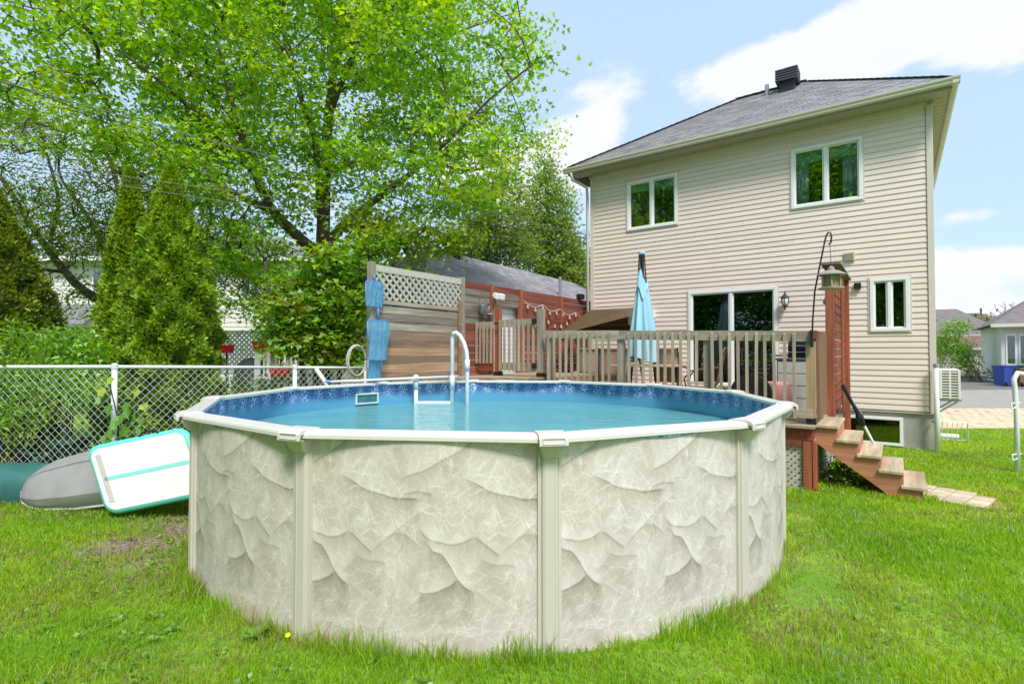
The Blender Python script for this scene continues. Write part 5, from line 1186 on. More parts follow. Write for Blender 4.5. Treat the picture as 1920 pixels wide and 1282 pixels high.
# ================================================================== BOATS AND MAT BY THE FENCE
# overturned grey hull: stations along its keel
def hull(name, lab, cat, nose, tail, stations, m, rimm, roll=0.0, rimr=.014, sect=None):
    t = thing(name, nose, lab, cat); nose, tail = Vector(nose), Vector(tail); d = tail-nose; Ld = d.length; d.normalize(); sd_ = Vector((0, 0, 1)).cross(d).normalized(); up = d.cross(sd_)
    q = Matrix.Rotation(roll, 3, d); sd_ = q @ sd_; up = q @ up
    sect = sect or [(math.copysign(abs(math.cos(math.pi*k/14))**.62, math.cos(math.pi*k/14)), math.sin(math.pi*k/14)**.72) for k in range(15)]
    b = MB(); K = len(sect)-1; rl, rr = [], []
    for f, w, h in stations:
        c = nose+d*(f*Ld)
        for x, y in sect: b.v.append(tuple(c+sd_*x*w+up*y*h))
        rl.append(c+sd_*w*1.015); rr.append(c-sd_*w*1.015)
    n_ = len(stations)
    b.f = [(i*(K+1)+k, i*(K+1)+k+1, (i+1)*(K+1)+k+1, (i+1)*(K+1)+k) for i in range(n_-1) for k in range(K)] + [tuple(range(K+1))]
    o = b.build('hull', m, t, smooth=True); es = o.modifiers.new('crease', 'EDGE_SPLIT'); es.split_angle = math.radians(24)
    MB().tube(rr[::-1]+rl, rimr, 6).build('rim', rimm, t, smooth=True)
    return t
KS = [(1, 0), (.97, .30), (.84, .60), (.40, .93), (.33, 1.02), (.27, 1.02), (.22, .95), (-.30, .84), (-.78, .62), (-.95, .30), (-1, 0)]
hull('kayak', 'overturned grey plastic boat hull leaning on the fence behind the white mat', 'boat', pt(44, 916, 6.42), pt(480, 850, 6.1),
     [(0, .03, .015), (.012, .10, .05), (.035, .185, .10), (.075, .25, .15), (.14, .31, .20), (.3, .365, .25), (.6, .38, .27), (1, .36, .25)], M['kayak'], mat('pale_gunwale', srgb(206, 200, 214), .5, .05), roll=.92, sect=KS, rimr=.017)
hull('canoe', 'dark teal boat lying against the fence at the left edge', 'boat', (-8.6, 6.35, .02), (-5.4, 6.78, .02),
     [(0, .1, .1), (.1, .25, .28), (.4, .32, .40), (.8, .3, .40), (.95, .22, .34), (1, .08, .25)], M['teal'], M['teal'], roll=.25, rimr=.01)
# inflatable mat leaning over the hull
t = thing('air_mat', (-4.3, 5.95, .3), 'white inflatable mat with mint edges and centre stripe leaning by the pool', 'mat')
c0 = gp(203, 967, .04); c1 = pt(163, 838, 5.92); dL = (pt(345, 951, 5.78)-c0).normalized(); ax_u = c1-c0; Hm = ax_u.length; ax_u.normalize(); dL = (dL.normalized()*.72+(dL-ax_u*dL.dot(ax_u)).normalized()*.28).normalized(); nm_ = dL.cross(ax_u).normalized()
if nm_.y > 0: nm_ = -nm_
c0 = c0+dL*.0
def rrect(x0, x1, y0, y1, r, off, seg=6):
    P = []
    for cx, cy, a0 in ((x1-r, y1-r, 0), (x0+r, y1-r, 90), (x0+r, y0+r, 180), (x1-r, y0+r, 270)):
        for k in range(seg+1): a = math.radians(a0+90*k/seg); P.append((cx+r*math.cos(a), cy+r*math.sin(a), off))
    return P
mq = lambda x, y, o: c0+dL*x+ax_u*y+nm_*o
LM = 1.16
b = MB(); rings = [rrect(0, LM, 0, Hm, .14, -.06)]
R_ = .047
loops = []
for k in range(7):
    a = -math.pi/2+math.pi*k/6; g = R_*(1-math.cos(a)); loops.append([(p[0]+(LM/2-p[0])/(LM/2)*g*1.0, p[1]+(Hm/2-p[1])/(Hm/2)*g, R_*math.sin(a)) for p in rrect(0, LM, 0, Hm, .14, 0)])
nl = len(loops[0])
for lp_ in loops: b.v += [tuple(mq(*p)) for p in lp_]
b.f = [(i*nl+k, i*nl+(k+1) % nl, (i+1)*nl+(k+1) % nl, (i+1)*nl+k) for i in range(6) for k in range(nl)]
b.build('edge_tube', M['mint'], t, smooth=True)
b = MB(); b.v = [tuple(mq(*p)) for p in rrect(.05, LM-.05, .05, Hm-.05, .11, .050)]+[tuple(mq(*p)) for p in rrect(.05, LM-.05, .05, Hm-.05, .11, -.050)]; k_ = len(b.v)//2
b.f = [tuple(range(k_)), tuple(reversed(range(k_, 2*k_)))]; b.build('face', M['matw'], t)
b = MB(); b.v = [tuple(mq(x, y, .053)) for x, y in ((.12, Hm*.475), (LM-.06, Hm*.475), (LM-.06, Hm*.525), (.12, Hm*.525))]; b.f = [(0, 1, 2, 3)]; b.build('stripe', mat('pale_stripe', srgb(140, 226, 222), .5, .04), t)
b = MB(); b.v = [tuple(mq(x, y, .053)) for x, y in ((.10, .14), (.16, .14), (.16, Hm-.12), (.10, Hm-.12))]; b.f = [(0, 1, 2, 3)]; b.build('grip_strip', M['matgrey'], t)
MB().tube([mq(.62, Hm-.01, .03), mq(.67, Hm+.03, .03), mq(.79, Hm+.03, .03), mq(.84, Hm-.01, .03)], .011, 6).build('carry_handle', M['black'], t)

# ================================================================== SHRUBS AND PLANTS AT THE FENCE
def bush(name, label, cat, base, lobes, n, size, pal, seed, lobed=False, up=.5, stems=9, group=None, aimup=0.0, width=.8, shell=.5, droop=.1):
    r = np.random.default_rng(seed); T = thing(name, base, label, cat, group); C = ellipsoid_pts(lobes, max(12, n//14), r, shell); k = n//len(C)
    s = MB()
    for i in range(stems):
        c = C[r.integers(len(C))]; a = np.array(base)+r.normal(0, .05, 3)*[1, 1, 0]; s.tube([a, (a+c)/2+[0, 0, .1], c], [.012, .009, .004], 5)
    s.build('stems', M['bark2'], T).name = 'stem_cluster'
    P = (C[:, None]+r.normal(0, size*1.15, (len(C), k, 3))).reshape(-1, 3); P[:, 2] = np.maximum(P[:, 2], .01)
    lv, lf, lc = leaf_cloud(P, size, leaf_cols(len(P), pal, r, np.repeat(r.random(len(C)), k)), up=up, lobed=lobed, rng=r, droop=droop-aimup, width=width)
    np_mesh('foliage', lv, lf, M['leaf'], T, lc, kind='stuff'); return T
LIME = [(.09, .22, .02), (.16, .34, .025), (.24, .42, .035), (.33, .48, .06)]
b = pt(20, 690, 7.25); b.z = 0
bush('leafy_shrub', 'bright lime-green leafy shrub growing through the fence at the left edge', 'shrub', b, [lobe(15, 690, 7.2, 75, 60, .3), lobe(40, 640, 7.1, 60, 40, .25, .8), lobe(10, 780, 7.0, 90, 60, .25), lobe(90, 700, 7.15, 40, 30, .2), lobe(75, 770, 6.95, 60, 40, .2, .7), lobe(-60, 700, 7.2, 70, 110, .3), lobe(16, 618, 7.0, 12, 40, .1, 1.5), lobe(52, 632, 7.0, 12, 36, .1, 1.5), lobe(84, 650, 7.0, 14, 30, .1, 1.5)], 3000, .085, LIME, 31, width=.62, shell=.45)
for px, py in ((18, 600), (50, 622), (75, 640)):
    pass
b = pt(130, 690, 8.6); b.z = 0
bush('vine_hedge', 'rounded green vine-covered hedge between the two arborvitae', 'hedge', b, [lobe(110, 655, 8.6, 55, 42, .4), lobe(165, 660, 8.7, 45, 40, .4), lobe(90, 700, 8.5, 60, 40, .4), lobe(160, 720, 8.4, 60, 50, .4)], 2600, .09, G_MAPLE[:4], 32, lobed=True)
for i, (px, py, w, h, lab) in enumerate(((130, 820, 75, 42, 'large blue-green hosta behind the fence above the teal boat'), (200, 800, 45, 35, 'smaller blue-green hosta behind the fence post'), (60, 830, 45, 30, 'blue-green hosta low behind the fence by the left edge'))):
    p = pt(px, py, 7.45); r = np.random.default_rng(60+i); T = thing('hosta', Vector((p.x, p.y, 0)), lab, 'plant', 'hostas behind the fence'); kk = 7.45/FPX; b = MB()
    lv = []
    for j in range(26):
        a = r.random()*6.283; el = r.uniform(.2, 1.1); ln = r.uniform(.6, 1)*w*kk*1.15; d = Vector((math.cos(a)*math.cos(el), math.sin(a)*math.cos(el)*.6, math.sin(el)*.9)); s = Vector((-math.sin(a), math.cos(a), 0)); z0 = Vector((p.x, p.y, .05)); wd = ln*.30
        pts_ = [(0, .02), (.35, .35), (.6, 1), (.85, .75), (1.08, .05)]; bb = len(b.v)
        for t, g in pts_:
            c = z0+d*ln*t+ZX*(h*kk*.9*math.sin(t*2.0)-.25*ln*t*t)
            b.v += [tuple(c-s*wd*g+ZX*.02*g), tuple(c-ZX*.015), tuple(c+s*wd*g+ZX*.02*g)]
        for q in range(4): b.f += [(bb+3*q, bb+3*q+1, bb+3*q+4, bb+3*q+3), (bb+3*q+1, bb+3*q+2, bb+3*q+5, bb+3*q+4)]
    b.build('leaves', mat('hosta_leaf', (.055, .13, .085), .5, .25, 6, col2=(.085, .18, .12)) if i == 0 else bpy.data.materials['hosta_leaf'], T, smooth=True)
# maple sapling growing through the fence, each leaf its own piece
b = pt(228, 838, 6.82); b.z = 0
T = thing('maple_sapling', b, 'young maple seedling with large leaves growing up the fence post', 'plant')
MB().tube([b, pt(222, 790, 6.8), pt(208, 730, 6.8), pt(206, 712, 6.8)], [.012, .01, .007, .003], 6).build('stem', M['bark2'], T)
MB().tube([pt(226, 815, 6.82), pt(240, 775, 6.78), pt(258, 745, 6.76)], [.009, .006, .003], 5).build('stem', M['bark2'], T)
star = [(0, 0), (.18, .02), (.5, .12), (.36, .25), (.62, .5), (.34, .5), (.3, .62), (.12, .68), (0, 1.0), (-.12, .68), (-.3, .62), (-.34, .5), (-.62, .5), (-.36, .25), (-.5, .12), (-.18, .02)]
def leafpiece(T, p, d, nrm, s, m, name='leaf'):
    d = d.normalized(); x = d.cross(nrm).normalized(); n2 = x.cross(d)
    b = MB().add([p]+[p+x*a*s*.85+d*c*s+n2*(abs(a)*.16-.12*c*c)*s for a, c in star], [(0, i, i+1) for i in range(1, 16)]+[(0, 16, 1)]); return b.build(name, m, T)
lm1 = mat('sapling_leaf', (.10, .25, .03), .5, .2, 10, rand=.25); lm2 = mat('sapling_young_leaf', (.28, .36, .05), .5, .2, 10, rand=.2)
r_ = random.Random(4)
for px, py, s, yg in ((213, 714, .11, 1), (198, 735, .13, 1), (188, 750, .12, 0), (206, 765, .13, 0), (262, 738, .10, 1), (268, 762, .11, 1), (243, 762, .12, 0), (222, 785, .13, 0), (252, 785, .14, 0), (212, 810, .14, 0), (240, 808, .14, 0), (264, 806, .12, 0), (200, 822, .13, 0), (228, 826, .14, 0), (252, 828, .12, 0), (236, 775, .12, 0), (215, 795, .12, 0), (268, 790, .10, 0)):
    leafpiece(T, pt(px, py-6, 6.78+r_.uniform(-.05, .05)), Vector((r_.uniform(-.7, .7), -.35, -.75)), Vector((r_.uniform(-.3, .3), -.75, .6)), s*1.25, lm2 if yg else lm1)
# planter foliage on the deck
p = F(3.3, 1.2, DZ+.2); r = np.random.default_rng(70); P = np.array(p)+r.normal(size=(260, 3))*0
P = np.array([tuple(F(r.uniform(3.06, 3.57), r.uniform(1.12, 1.3), DZ+.17+r.random()*.1)) for _ in range(260)])
lv, lf, lc = leaf_cloud(P, .07, leaf_cols(260, [(.2, .3, .03), (.34, .42, .05)], r), lobed=False, rng=r); np_mesh('foliage', lv, lf, M['leaf'], PLANTER, lc)
# plants under the stairs and along the deck skirt
b = F(1.0, 4.05, 0); bush('weedy_clump', 'dark leafy weed clump under the stairs beside the lattice skirt', 'plant', b, [(F(1.25, 4.2, .1).x, F(1.25, 4.2).y, .12, .22, .2, .14), (F(.95, 4.0).x, F(.95, 4.0).y, .08, .25, .2, .1), (F(1.3, 3.4).x, F(1.3, 3.4).y, .1, .2, .3, .12)], 520, .06, [(.04, .1, .015), (.08, .17, .02), (.14, .24, .03)], 72, stems=4)
# dandelion at the foot of the second post
b = gp(485, 1195); T = thing('dandelion', b, 'dandelion rosette with one yellow flower at the foot of a pool post', 'plant')
lm3 = mat('dandelion_leaf', (.12, .26, .04), .55, .2, 12, rand=.2)
for k in range(16):
    a = k*.72+r_.random(); d = Vector((math.cos(a), math.sin(a), .55+r_.random()*.6)).normalized(); x = Vector((-math.sin(a), math.cos(a), 0)); ln = r_.uniform(.08, .15); B = MB()
    for i, (tt, w) in enumerate(((0, .006), (.3, .016), (.55, .024), (.8, .02), (1, .002))): c = b+d*ln*tt-ZX*.07*tt*tt*ln*6*.3; B.v += [tuple(c-x*w), tuple(c+x*w)]
    B.f = [(2*i, 2*i+1, 2*i+3, 2*i+2) for i in range(4)]; B.build('leaf', lm3, T)
fl = gp(540, 1206); fl.z = .05
MB().tube([fl-ZX*.06, fl], .003, 5).build('stalk', lm3, T); MB().lathe([(.003, -.003), (.015, .003), (.016, .008), (.009, .012), (.002, .014)], fl, 12, Vector((.1, -.5, .8))).build('flower', mat('dandelion_yellow', srgb(250, 214, 20), .7, .1, 60), T)

bush('tall_hedge', 'long tall hedge whose reflection shows low in the patio door', 'hedge', Vector((-11, -5, 0)), [(-11+i*1.6, -3.5-i*1.5, 2.4, 1.7, 1.7, 2.4) for i in range(-3, 6)], 18000, .2, G_MAPLE[:3], 97, stems=6)
# ================================================================== NEIGHBOURS ON THE LEFT
NH = thing('neighbour_house', pt(300, 660, 24), 'pale two-storey neighbour house behind the arborvitae', 'house')
k = 24/FPX
xa, xb = (40-960)*k, (600-960)*k; yh = 24.0; sd2 = mat('pale_siding', srgb(226, 222, 214), .6, .03, 4, rand=.02)
for i in range(29): MB().prism([(.0, 0), (-.03, .005), (-.01, .205), (.0, .205)], (xa, yh, .1+i*.207), (0, 1, 0), (0, 0, 1), (xb-xa, 0, 0)).build('siding_board', sd2, NH)
MB().box(xa, xb, yh+.01, yh+8, -.1, 6.1).build('wall', sd2, NH)
rf_ = MB(); rf_.add([(xa-.5, yh-.6, 6.05), (xb+.5, yh-.6, 6.05), (xb+.5, yh+8.6, 6.05), (xa-.5, yh+8.6, 6.05), (xa+3.6, yh+4, 8.0), (xb-3.6, yh+4, 8.0)], [(0, 1, 5, 4), (1, 2, 5), (2, 3, 4, 5), (3, 0, 4), (3, 2, 1, 0)]).build('roof', mat('neighbour_roof', srgb(128, 126, 128), .95, .15, 30), NH)
MB().box(xa-.5, xb+.5, yh-.62, yh-.58, 5.93, 6.12).build('fascia', M['white'], NH)
for px in (190, 470):
    x = (px-960)*k; f = MB().box(x-.42, x+.42, yh-.08, yh-.03, 4.3, 5.6).build('window', M['white'], NH)
    MB().box(x-.34, x-.03, yh-.095, yh-.085, 4.38, 5.52).build('pane', M['dglass'], f); MB().box(x+.03, x+.34, yh-.095, yh-.085, 4.38, 5.52).build('pane', M['dglass'], f)
x0_, x1_ = (70-960)*k, (215-960)*k
pr = MB().add([(x0_, yh-1.8, 3.05), (x1_, yh-1.8, 3.05), (x1_-.3, yh-.05, 4.0), (x0_+.3, yh-.05, 4.0), (x0_, yh-1.8, 2.9), (x1_, yh-1.8, 2.9), (x1_, yh-.05, 2.9), (x0_, yh-.05, 2.9)], [(0, 1, 2, 3), (4, 5, 1, 0), (5, 6, 2, 1), (7, 4, 0, 3), (7, 6, 5, 4)]).build('porch_roof', bpy.data.materials['neighbour_roof'], NH)
for x in (x0_+.2, x1_-.2): MB().box(x-.08, x+.08, yh-1.7, yh-1.54, -.1, 2.9).build('porch_post', M['white'], NH)
# neighbour's terrace: white lattice, railing, red flower boxes, covered grill
Y6 = 13.2; k = Y6/FPX
NL = thing('white_lattice', pt(455, 650, Y6), 'white lattice screen on the neighbour terrace behind the red flower boxes', 'fence panel')
a = pt(410, 690, Y6); bq = pt(512, 690, Y6); a.z = 0; zt, zb_ = pt(410, 622, Y6).z, pt(410, 700, Y6).z
lattice(NL, a, Vector((1, 0, 0)), zb_, zt, bq.x-a.x, Vector((0, -1, 0)), M['white'], .085, .045, .012)
for z in (zb_, zt): MB().box(a.x-.03, bq.x+.03, Y6-.03, Y6+.03, z-.03, z+.03).build('rail', M['white'], NL)
for x in (a.x-.05, bq.x+.05): MB().box(x-.05, x+.05, Y6-.04, Y6+.04, 0, zt+.05).build('post', M['white'], NL)
WR = thing('white_railing', pt(520, 690, Y6-.6), 'white baluster railing of the neighbour terrace', 'railing'); Yr = Y6-.6
xa, xb = pt(482, 690, Yr).x, pt(560, 690, Yr).x; zt, zb_ = pt(500, 655, Yr).z, pt(500, 706, Yr).z
MB().box(xa, xb, Yr-.03, Yr+.03, zt-.05, zt).build('top_rail', M['white'], WR); MB().box(xa, xb, Yr-.03, Yr+.03, zb_-.05, zb_).build('bottom_rail', M['white'], WR)
for i in range(9): MB().box(xa+.06+i*(xb-xa-.12)/8-.02, xa+.06+i*(xb-xa-.12)/8+.02, Yr-.02, Yr+.02, zb_, zt-.05).build('baluster', M['white'], WR)
for x in (xa, pt(505, 690, Yr).x): MB().box(x-.045, x+.045, Yr-.045, Yr+.045, 0, zt+.06).build('post', M['white'], WR)
def flowerbox(px, py, w, lab, Y, seed):
    p = pt(px, py, Y); t = thing('flower_box', p, lab, 'flower box', 'red flower boxes on the neighbour terrace'); kk = Y/FPX; h = w*kk/2
    MB().box8([p+Vector(v) for v in ((-h*.85, -.08, -.09), (h*.85, -.08, -.09), (h*.85, .08, -.09), (-h*.85, .08, -.09), (-h, -.11, .09), (h, -.11, .09), (h, .11, .09), (-h, .11, .09))]).build('box', M['redpot'], t)
    r = np.random.default_rng(seed); P = np.array(p)+np.stack([r.uniform(-h, h, 70), r.uniform(-.1, .1, 70), .09+r.random(70)*.14], 1); lv, lf, lc = leaf_cloud(P, .07, leaf_cols(70, G_MAPLE[1:], r), lobed=False, rng=r); np_mesh('plants', lv, lf, M['leaf'], t, lc).name = 'foliage'
    MB().tube([p+Vector((0, .1, -.09)), Vector((p.x, p.y+.1, 0))], .02, 5).build('stand', M['dkmetal'], t)
flowerbox(421, 654, 30, 'red flower box leftmost, beside the large arborvitae', Y6-1.0, 1)
flowerbox(489, 647, 25, 'red flower box on the post of the white railing', Y6-.62, 2)
flowerbox(523, 657, 32, 'red flower box right of the white post, partly behind the bushy maple', Y6-.75, 3)
flowerbox(527, 699, 38, 'red flower box lowest, near the foot of the white railing', Y6-.9, 4)
p = pt(472, 668, Y6-.3); t = thing('covered_grill', Vector((p.x, p.y, 0)), 'dark domed grill in front of the white lattice on the neighbour terrace', 'barbecue')
MB().lathe([(.2, 0), (.2, .8), (.42, .85), (.42, 1.2), (.36, 1.5), (.2, 1.66), (.02, 1.70)], Vector((p.x, p.y, 0)), 14).build('body', mat('grill_cover', srgb(74, 78, 80), .6, .2, 10), t)
bush('garden_bed', 'low mixed garden plants behind the chain-link fence', 'plants', pt(420, 720, 10.2)-ZX*pt(420, 720, 10.2).z, [lobe(350, 735, 9.2, 60, 22, .5), lobe(430, 728, 10.0, 60, 18, .5), lobe(520, 722, 10.5, 60, 14, .5), lobe(540, 715, 10.6, 25, 14, .4)], 1500, .08, G_DARK+[(.16, .22, .04)], 81, stems=6)
# middle neighbour bungalow: only the roof shows above the red wall
MH = thing('grey_roof_bungalow', F(11, -1, 0), 'neighbour bungalow with a grey shingled hip roof above the red wall', 'house')
s0, s1, sr = 8.9, 15.1, 12.0; na_, nb_ = 4.6, -11.2; ez, rz2 = 2.95, 5.0
MB().fbox(9.3, 14.7, nb_+.4, na_-.4, -.1, 2.9).build('wall', sd2, MH)
A, B, C_, D_ = F(s0, na_, ez), F(s0, nb_, ez), F(s1, nb_, ez), F(s1, na_, ez); P, Q = F(sr, na_-3.3, rz2), F(sr, nb_+3.3, rz2-.12)
rr = MB().add([A, B, C_, D_, P, Q], [(0, 1, 5, 4), (1, 2, 5), (2, 3, 4, 5), (3, 0, 4), (3, 2, 1, 0)]).build('roof', bpy.data.materials['roof_deck'], MH)
shingle('shingles', [(A, B, Q, P), (B, C_, Q, Q), (D_, A, P, P)], rr, .33, .16, kind='stuff')
MB().fbox(s0-.05, s0-.02, nb_, na_, ez-.12, ez+.03).build('fascia', M['gutter'], MH)
p = F(11.9, .3, 5.0); v_ = MB().box(p.x-.25, p.x+.25, p.y-.25, p.y+.25, 4.7, 5.25).build('roof_vent', M['black'], MH)
for i in range(4): MB().box(p.x-.34, p.x+.34, p.y-.34, p.y+.34, 5.25+i*.07, 5.285+i*.07).build('louvre', M['black'], v_)
p = F(10.3, -3.6, 3.8); MB().lathe([(.06, 0), (.06, .75)], p, 10).build('vent_pipe', M['galv'], MH)

# ================================================================== OVERHEAD CABLES
def cable(lab, a, b, sag, r, m='black'):
    a, b = Vector(a), Vector(b); P = [a.lerp(b, i/40)-ZX*sag*4*(i/40)*(1-i/40) for i in range(41)]
    MB().tube(P, r, 5).build('overhead_cable', m if not isinstance(m, str) else M[m], origin=a, label=lab, cat='cable', group='overhead cables')
wc = mat('cable_grey', srgb(112, 112, 112), .4, .1)
cable('thickest overhead cable crossing in front of the maple from top left to the house', pt(-120, 118, 6.6), pt(1106, 441, 14.2), .12, .009, wc)
cable('thin dark cable running just under the thickest overhead cable', pt(-120, 108, 6.6), pt(1106, 446, 14.2), .42, .007)
cable('lower overhead cable passing above the tip of the arborvitae, upper of the close trio', pt(-60, 288, 8), pt(1106, 436, 14.3), .10, .007, wc)
cable('middle one of three close cables passing above the arborvitae', pt(-60, 296, 8), pt(1106, 440, 14.3), .14, .006)
cable('lowest of three close cables passing above the arborvitae', pt(-60, 300, 8), pt(1106, 458, 14.3), .16, .007, wc)

# ================================================================== RIGHT SIDE OF THE HOUSE AND THE STREET
HP = thing('heat_pump', F(-.3, -.7, 1), 'beige outdoor heat pump unit on a wall bracket at the house side', 'heat pump')
MB().fbox(-.40, -.08, -1.5, -.62, .93, 1.50).build('casing', mat('heat_pump_white', srgb(214, 212, 202), .5, .04), HP, bevel=.02)
MB().fbox(-.385, -.095, -.62, -.605, .95, 1.48).build('end_grille', mat('grille_dark', srgb(96, 92, 84), .6, .2, 20), HP)
for i in range(10): MB().fbox(-.39, -.09, -.612, -.585, .955+i*.053, .98+i*.053).build('louvre', bpy.data.materials['heat_pump_white'], HP)
for s in (-.39, -.255, -.12): MB().fbox(s, s+.03, -.606, -.580, .94, 1.49).build('rib', bpy.data.materials['heat_pump_white'], HP)
for nn in (-.75, -1.4): MB().bar(F(0, nn, .90), F(-.42, nn, .90), .04, .04).bar(F(0, nn, .6), F(-.36, nn, .88), .03, .03).build('bracket', M['galv'], HP)
t = thing('drain_pipe', F(-.02, .33, 0), 'white plastic pipe standing at the rear corner of the house', 'pipe')
MB().tube([F(-.0, .16, -.1), F(-.0, .16, 1.58)], .042, 10).build('shaft', M['whitepaint'], t, smooth=True); MB().lathe([(.05, 0), (.05, .06), (.0, .07)], F(0, .16, 1.56), 10).build('cap', M['galv'], t)
MB().tube([F(.06, .03, .55), F(0, .16, .52)], .02, 6).build('bracket', M['galv'], t)
t = thing('wire_rack', F(-.5, -1.2, 0), 'white wire rack lying on the pavers below the heat pump', 'rack')
c = F(-.35, -1.55, .0)
for i in range(6): MB().tube([c+UX*(-.2+i*.08)+ZX*.03, c+UX*(-.19+i*.075)-VX*.25+ZX*.42], .006, 5).build('wire', M['white'], t)
MB().tube([c+UX*-.22+ZX*.03, c+UX*.23+ZX*.03, c+UX*.2-VX*.25+ZX*.42, c+UX*-.2-VX*.25+ZX*.42, c+UX*-.22+ZX*.03], .009, 5).build('rim', M['white'], t)
MB().tube([c+UX*.35+VX*.3+ZX*.06, c-UX*.1+VX*.3+ZX*.06], .055, 8).build('tube_foot', M['white'], t)
# fence post at the right edge, curling over into its rail
b = Vector((7.74, 8.08, 0)); t = thing('fence_post', b, 'white metal fence post with a curled top at the right edge', 'post')
MB().tube([b-ZX*.2, b+ZX*.9, b+Vector((-.02, 0, 1.3)), b+Vector((-.03, 0, 1.42)), b+Vector((.03, 0, 1.52)), b+Vector((.14, .02, 1.5)), b+Vector((.9, .3, 1.46)), b+Vector((3, 1.2, 1.46))], .034, 10).build('shaft', M['whitepaint'], t, smooth=True)
for z in (.22, 1.0): MB().tube([b+Vector((-.05, -.05, z)), b+Vector((-.12, -.06, z-.03)), b+Vector((-.1, -.02, z+.05)), b+Vector((.06, .0, z+.06))], .012, 5).build('tie', M['whitepaint'], t)
# across the street
def hiphouse(nm, lab, c, w, d, wall_h, roof_h, wm_, rm_, rot=0.0, ridge=.4):
    t = thing(nm, c, lab, 'house'); X = Vector((math.cos(rot), math.sin(rot), 0)); Y = Vector((-math.sin(rot), math.cos(rot), 0)); c = Vector(c)
    q = lambda x, y, z: c+X*x+Y*y+ZX*z
    MB().box8([q(-w/2, -d/2, -.2), q(w/2, -d/2, -.2), q(w/2, d/2, -.2), q(-w/2, d/2, -.2), q(-w/2, -d/2, wall_h), q(w/2, -d/2, wall_h), q(w/2, d/2, wall_h), q(-w/2, d/2, wall_h)]).build('wall', wm_, t)
    e = .5; w2, d2 = w/2+e, d/2+e; r2 = w*ridge/2
    MB().add([q(-w2, -d2, wall_h), q(w2, -d2, wall_h), q(w2, d2, wall_h), q(-w2, d2, wall_h), q(-r2, 0, wall_h+roof_h), q(r2, 0, wall_h+roof_h)], [(0, 1, 5, 4), (1, 2, 5), (2, 3, 4, 5), (3, 0, 4), (3, 2, 1, 0)]).build('roof', rm_, t)
    MB().box8([q(-w2, -d2-.02, wall_h-.15), q(w2, -d2-.02, wall_h-.15), q(w2, -d2+.02, wall_h-.15), q(-w2, -d2+.02, wall_h-.15), q(-w2, -d2-.02, wall_h+.04), q(w2, -d2-.02, wall_h+.04), q(w2, -d2+.02, wall_h+.04), q(-w2, -d2+.02, wall_h+.04)]).build('fascia', M['trim'], t)
    return t, q
brick = mat('brown_roof', srgb(120, 94, 84), .95, .2, 3); grey_r = mat('grey_far_roof', srgb(120, 112, 108), .95, .15, 3)
t, q = hiphouse('corner_house', 'beige house with a brown roof and dark garage at the right edge across the street', (34.9, 31.7, 0), 9, 9, 3.45, 2.4, mat('corner_siding', srgb(206, 202, 190), .8, .06, 6, dirn='u'), grey_r, -.631)
f = MB(); 
for x in (-4.3, -3.75):
    o = MB().box8([q(x, -4.54, 1.1), q(x+.45, -4.54, 1.1), q(x+.45, -4.5, 1.1), q(x, -4.5, 1.1), q(x, -4.54, 2.9), q(x+.45, -4.54, 2.9), q(x+.45, -4.5, 2.9), q(x, -4.5, 2.9)]).build('window', M['white'], t)
    MB().box8([q(x+.07, -4.555, 1.2), q(x+.38, -4.555, 1.2), q(x+.38, -4.545, 1.2), q(x+.07, -4.545, 1.2), q(x+.07, -4.555, 2.8), q(x+.38, -4.555, 2.8), q(x+.38, -4.545, 2.8), q(x+.07, -4.545, 2.8)]).build('pane', M['dglass'], o)
gar = MB().box8([q(-2.9, -5.4, -.1), q(4.4, -5.4, -.1), q(4.4, -4.55, -.1), q(-2.9, -4.55, -.1), q(-2.9, -5.4, 2.5), q(4.4, -5.4, 2.5), q(4.4, -4.55, 2.5), q(-2.9, -4.55, 2.5)]).build('garage', mat('dark_brick', srgb(104, 96, 92), .9, .25, 8), t)
MB().add([q(-3.1, -5.7, 2.5), q(4.8, -5.7, 2.5), q(4.8, -4.5, 3.3), q(-3.1, -4.5, 3.3), q(-3.1, -5.7, 2.35), q(4.8, -5.7, 2.35)], [(0, 1, 2, 3), (4, 5, 1, 0), (5, 4, 3, 2)]).build('garage_roof', brick, t)
hiphouse('brown_roof_house', 'distant house with a reddish brown hip roof between the beige house and the corner house', (52, 62, 0), 13, 9, 3.2, 3.2, mat('far_wall', srgb(200, 190, 176), .9, .05), brick, -.5)
hiphouse('grey_gable_house', 'distant grey-roofed house just beside the beige house corner', (40.0, 50, 0), 9, 8, 3.3, 2.6, bpy.data.materials['far_wall'], grey_r, -.6)
hiphouse('low_shed_house', 'low brown-roofed outbuilding behind the white board fence', (39.4, 45.5, 0), 8.5, 4, 2.2, 1.3, mat('shed_wall', srgb(220, 220, 216), .8, .04), brick, -.63, .8)
wf = thing('board_fence', (36, 41, 0), 'weathered white board fence across the street', 'fence')
for i in range(46):
    if 29 < i < 32: continue
    x = 33.0+i*.19; MB().box(x, x+.17, 41.0, 41.04, 0, 1.55+random.uniform(-.06, .06)+(.1 if i > 31 else 0)).build('board', M['pale_wood'], wf)
ar = thing('garden_arch', (38.8, 40.4, 0), 'dark metal garden arch at the opening in the white board fence', 'arch')
for dx in (0, .5): MB().tube([Vector((38.9, 40.4+dx, 0)), Vector((38.9, 40.4+dx, 2.2)), Vector((38.5, 40.4+dx, 2.8)), Vector((37.8, 40.4+dx, 3.0)), Vector((37.1, 40.4+dx, 2.8))], .05, 6).build('hoop', M['dkmetal'], ar)
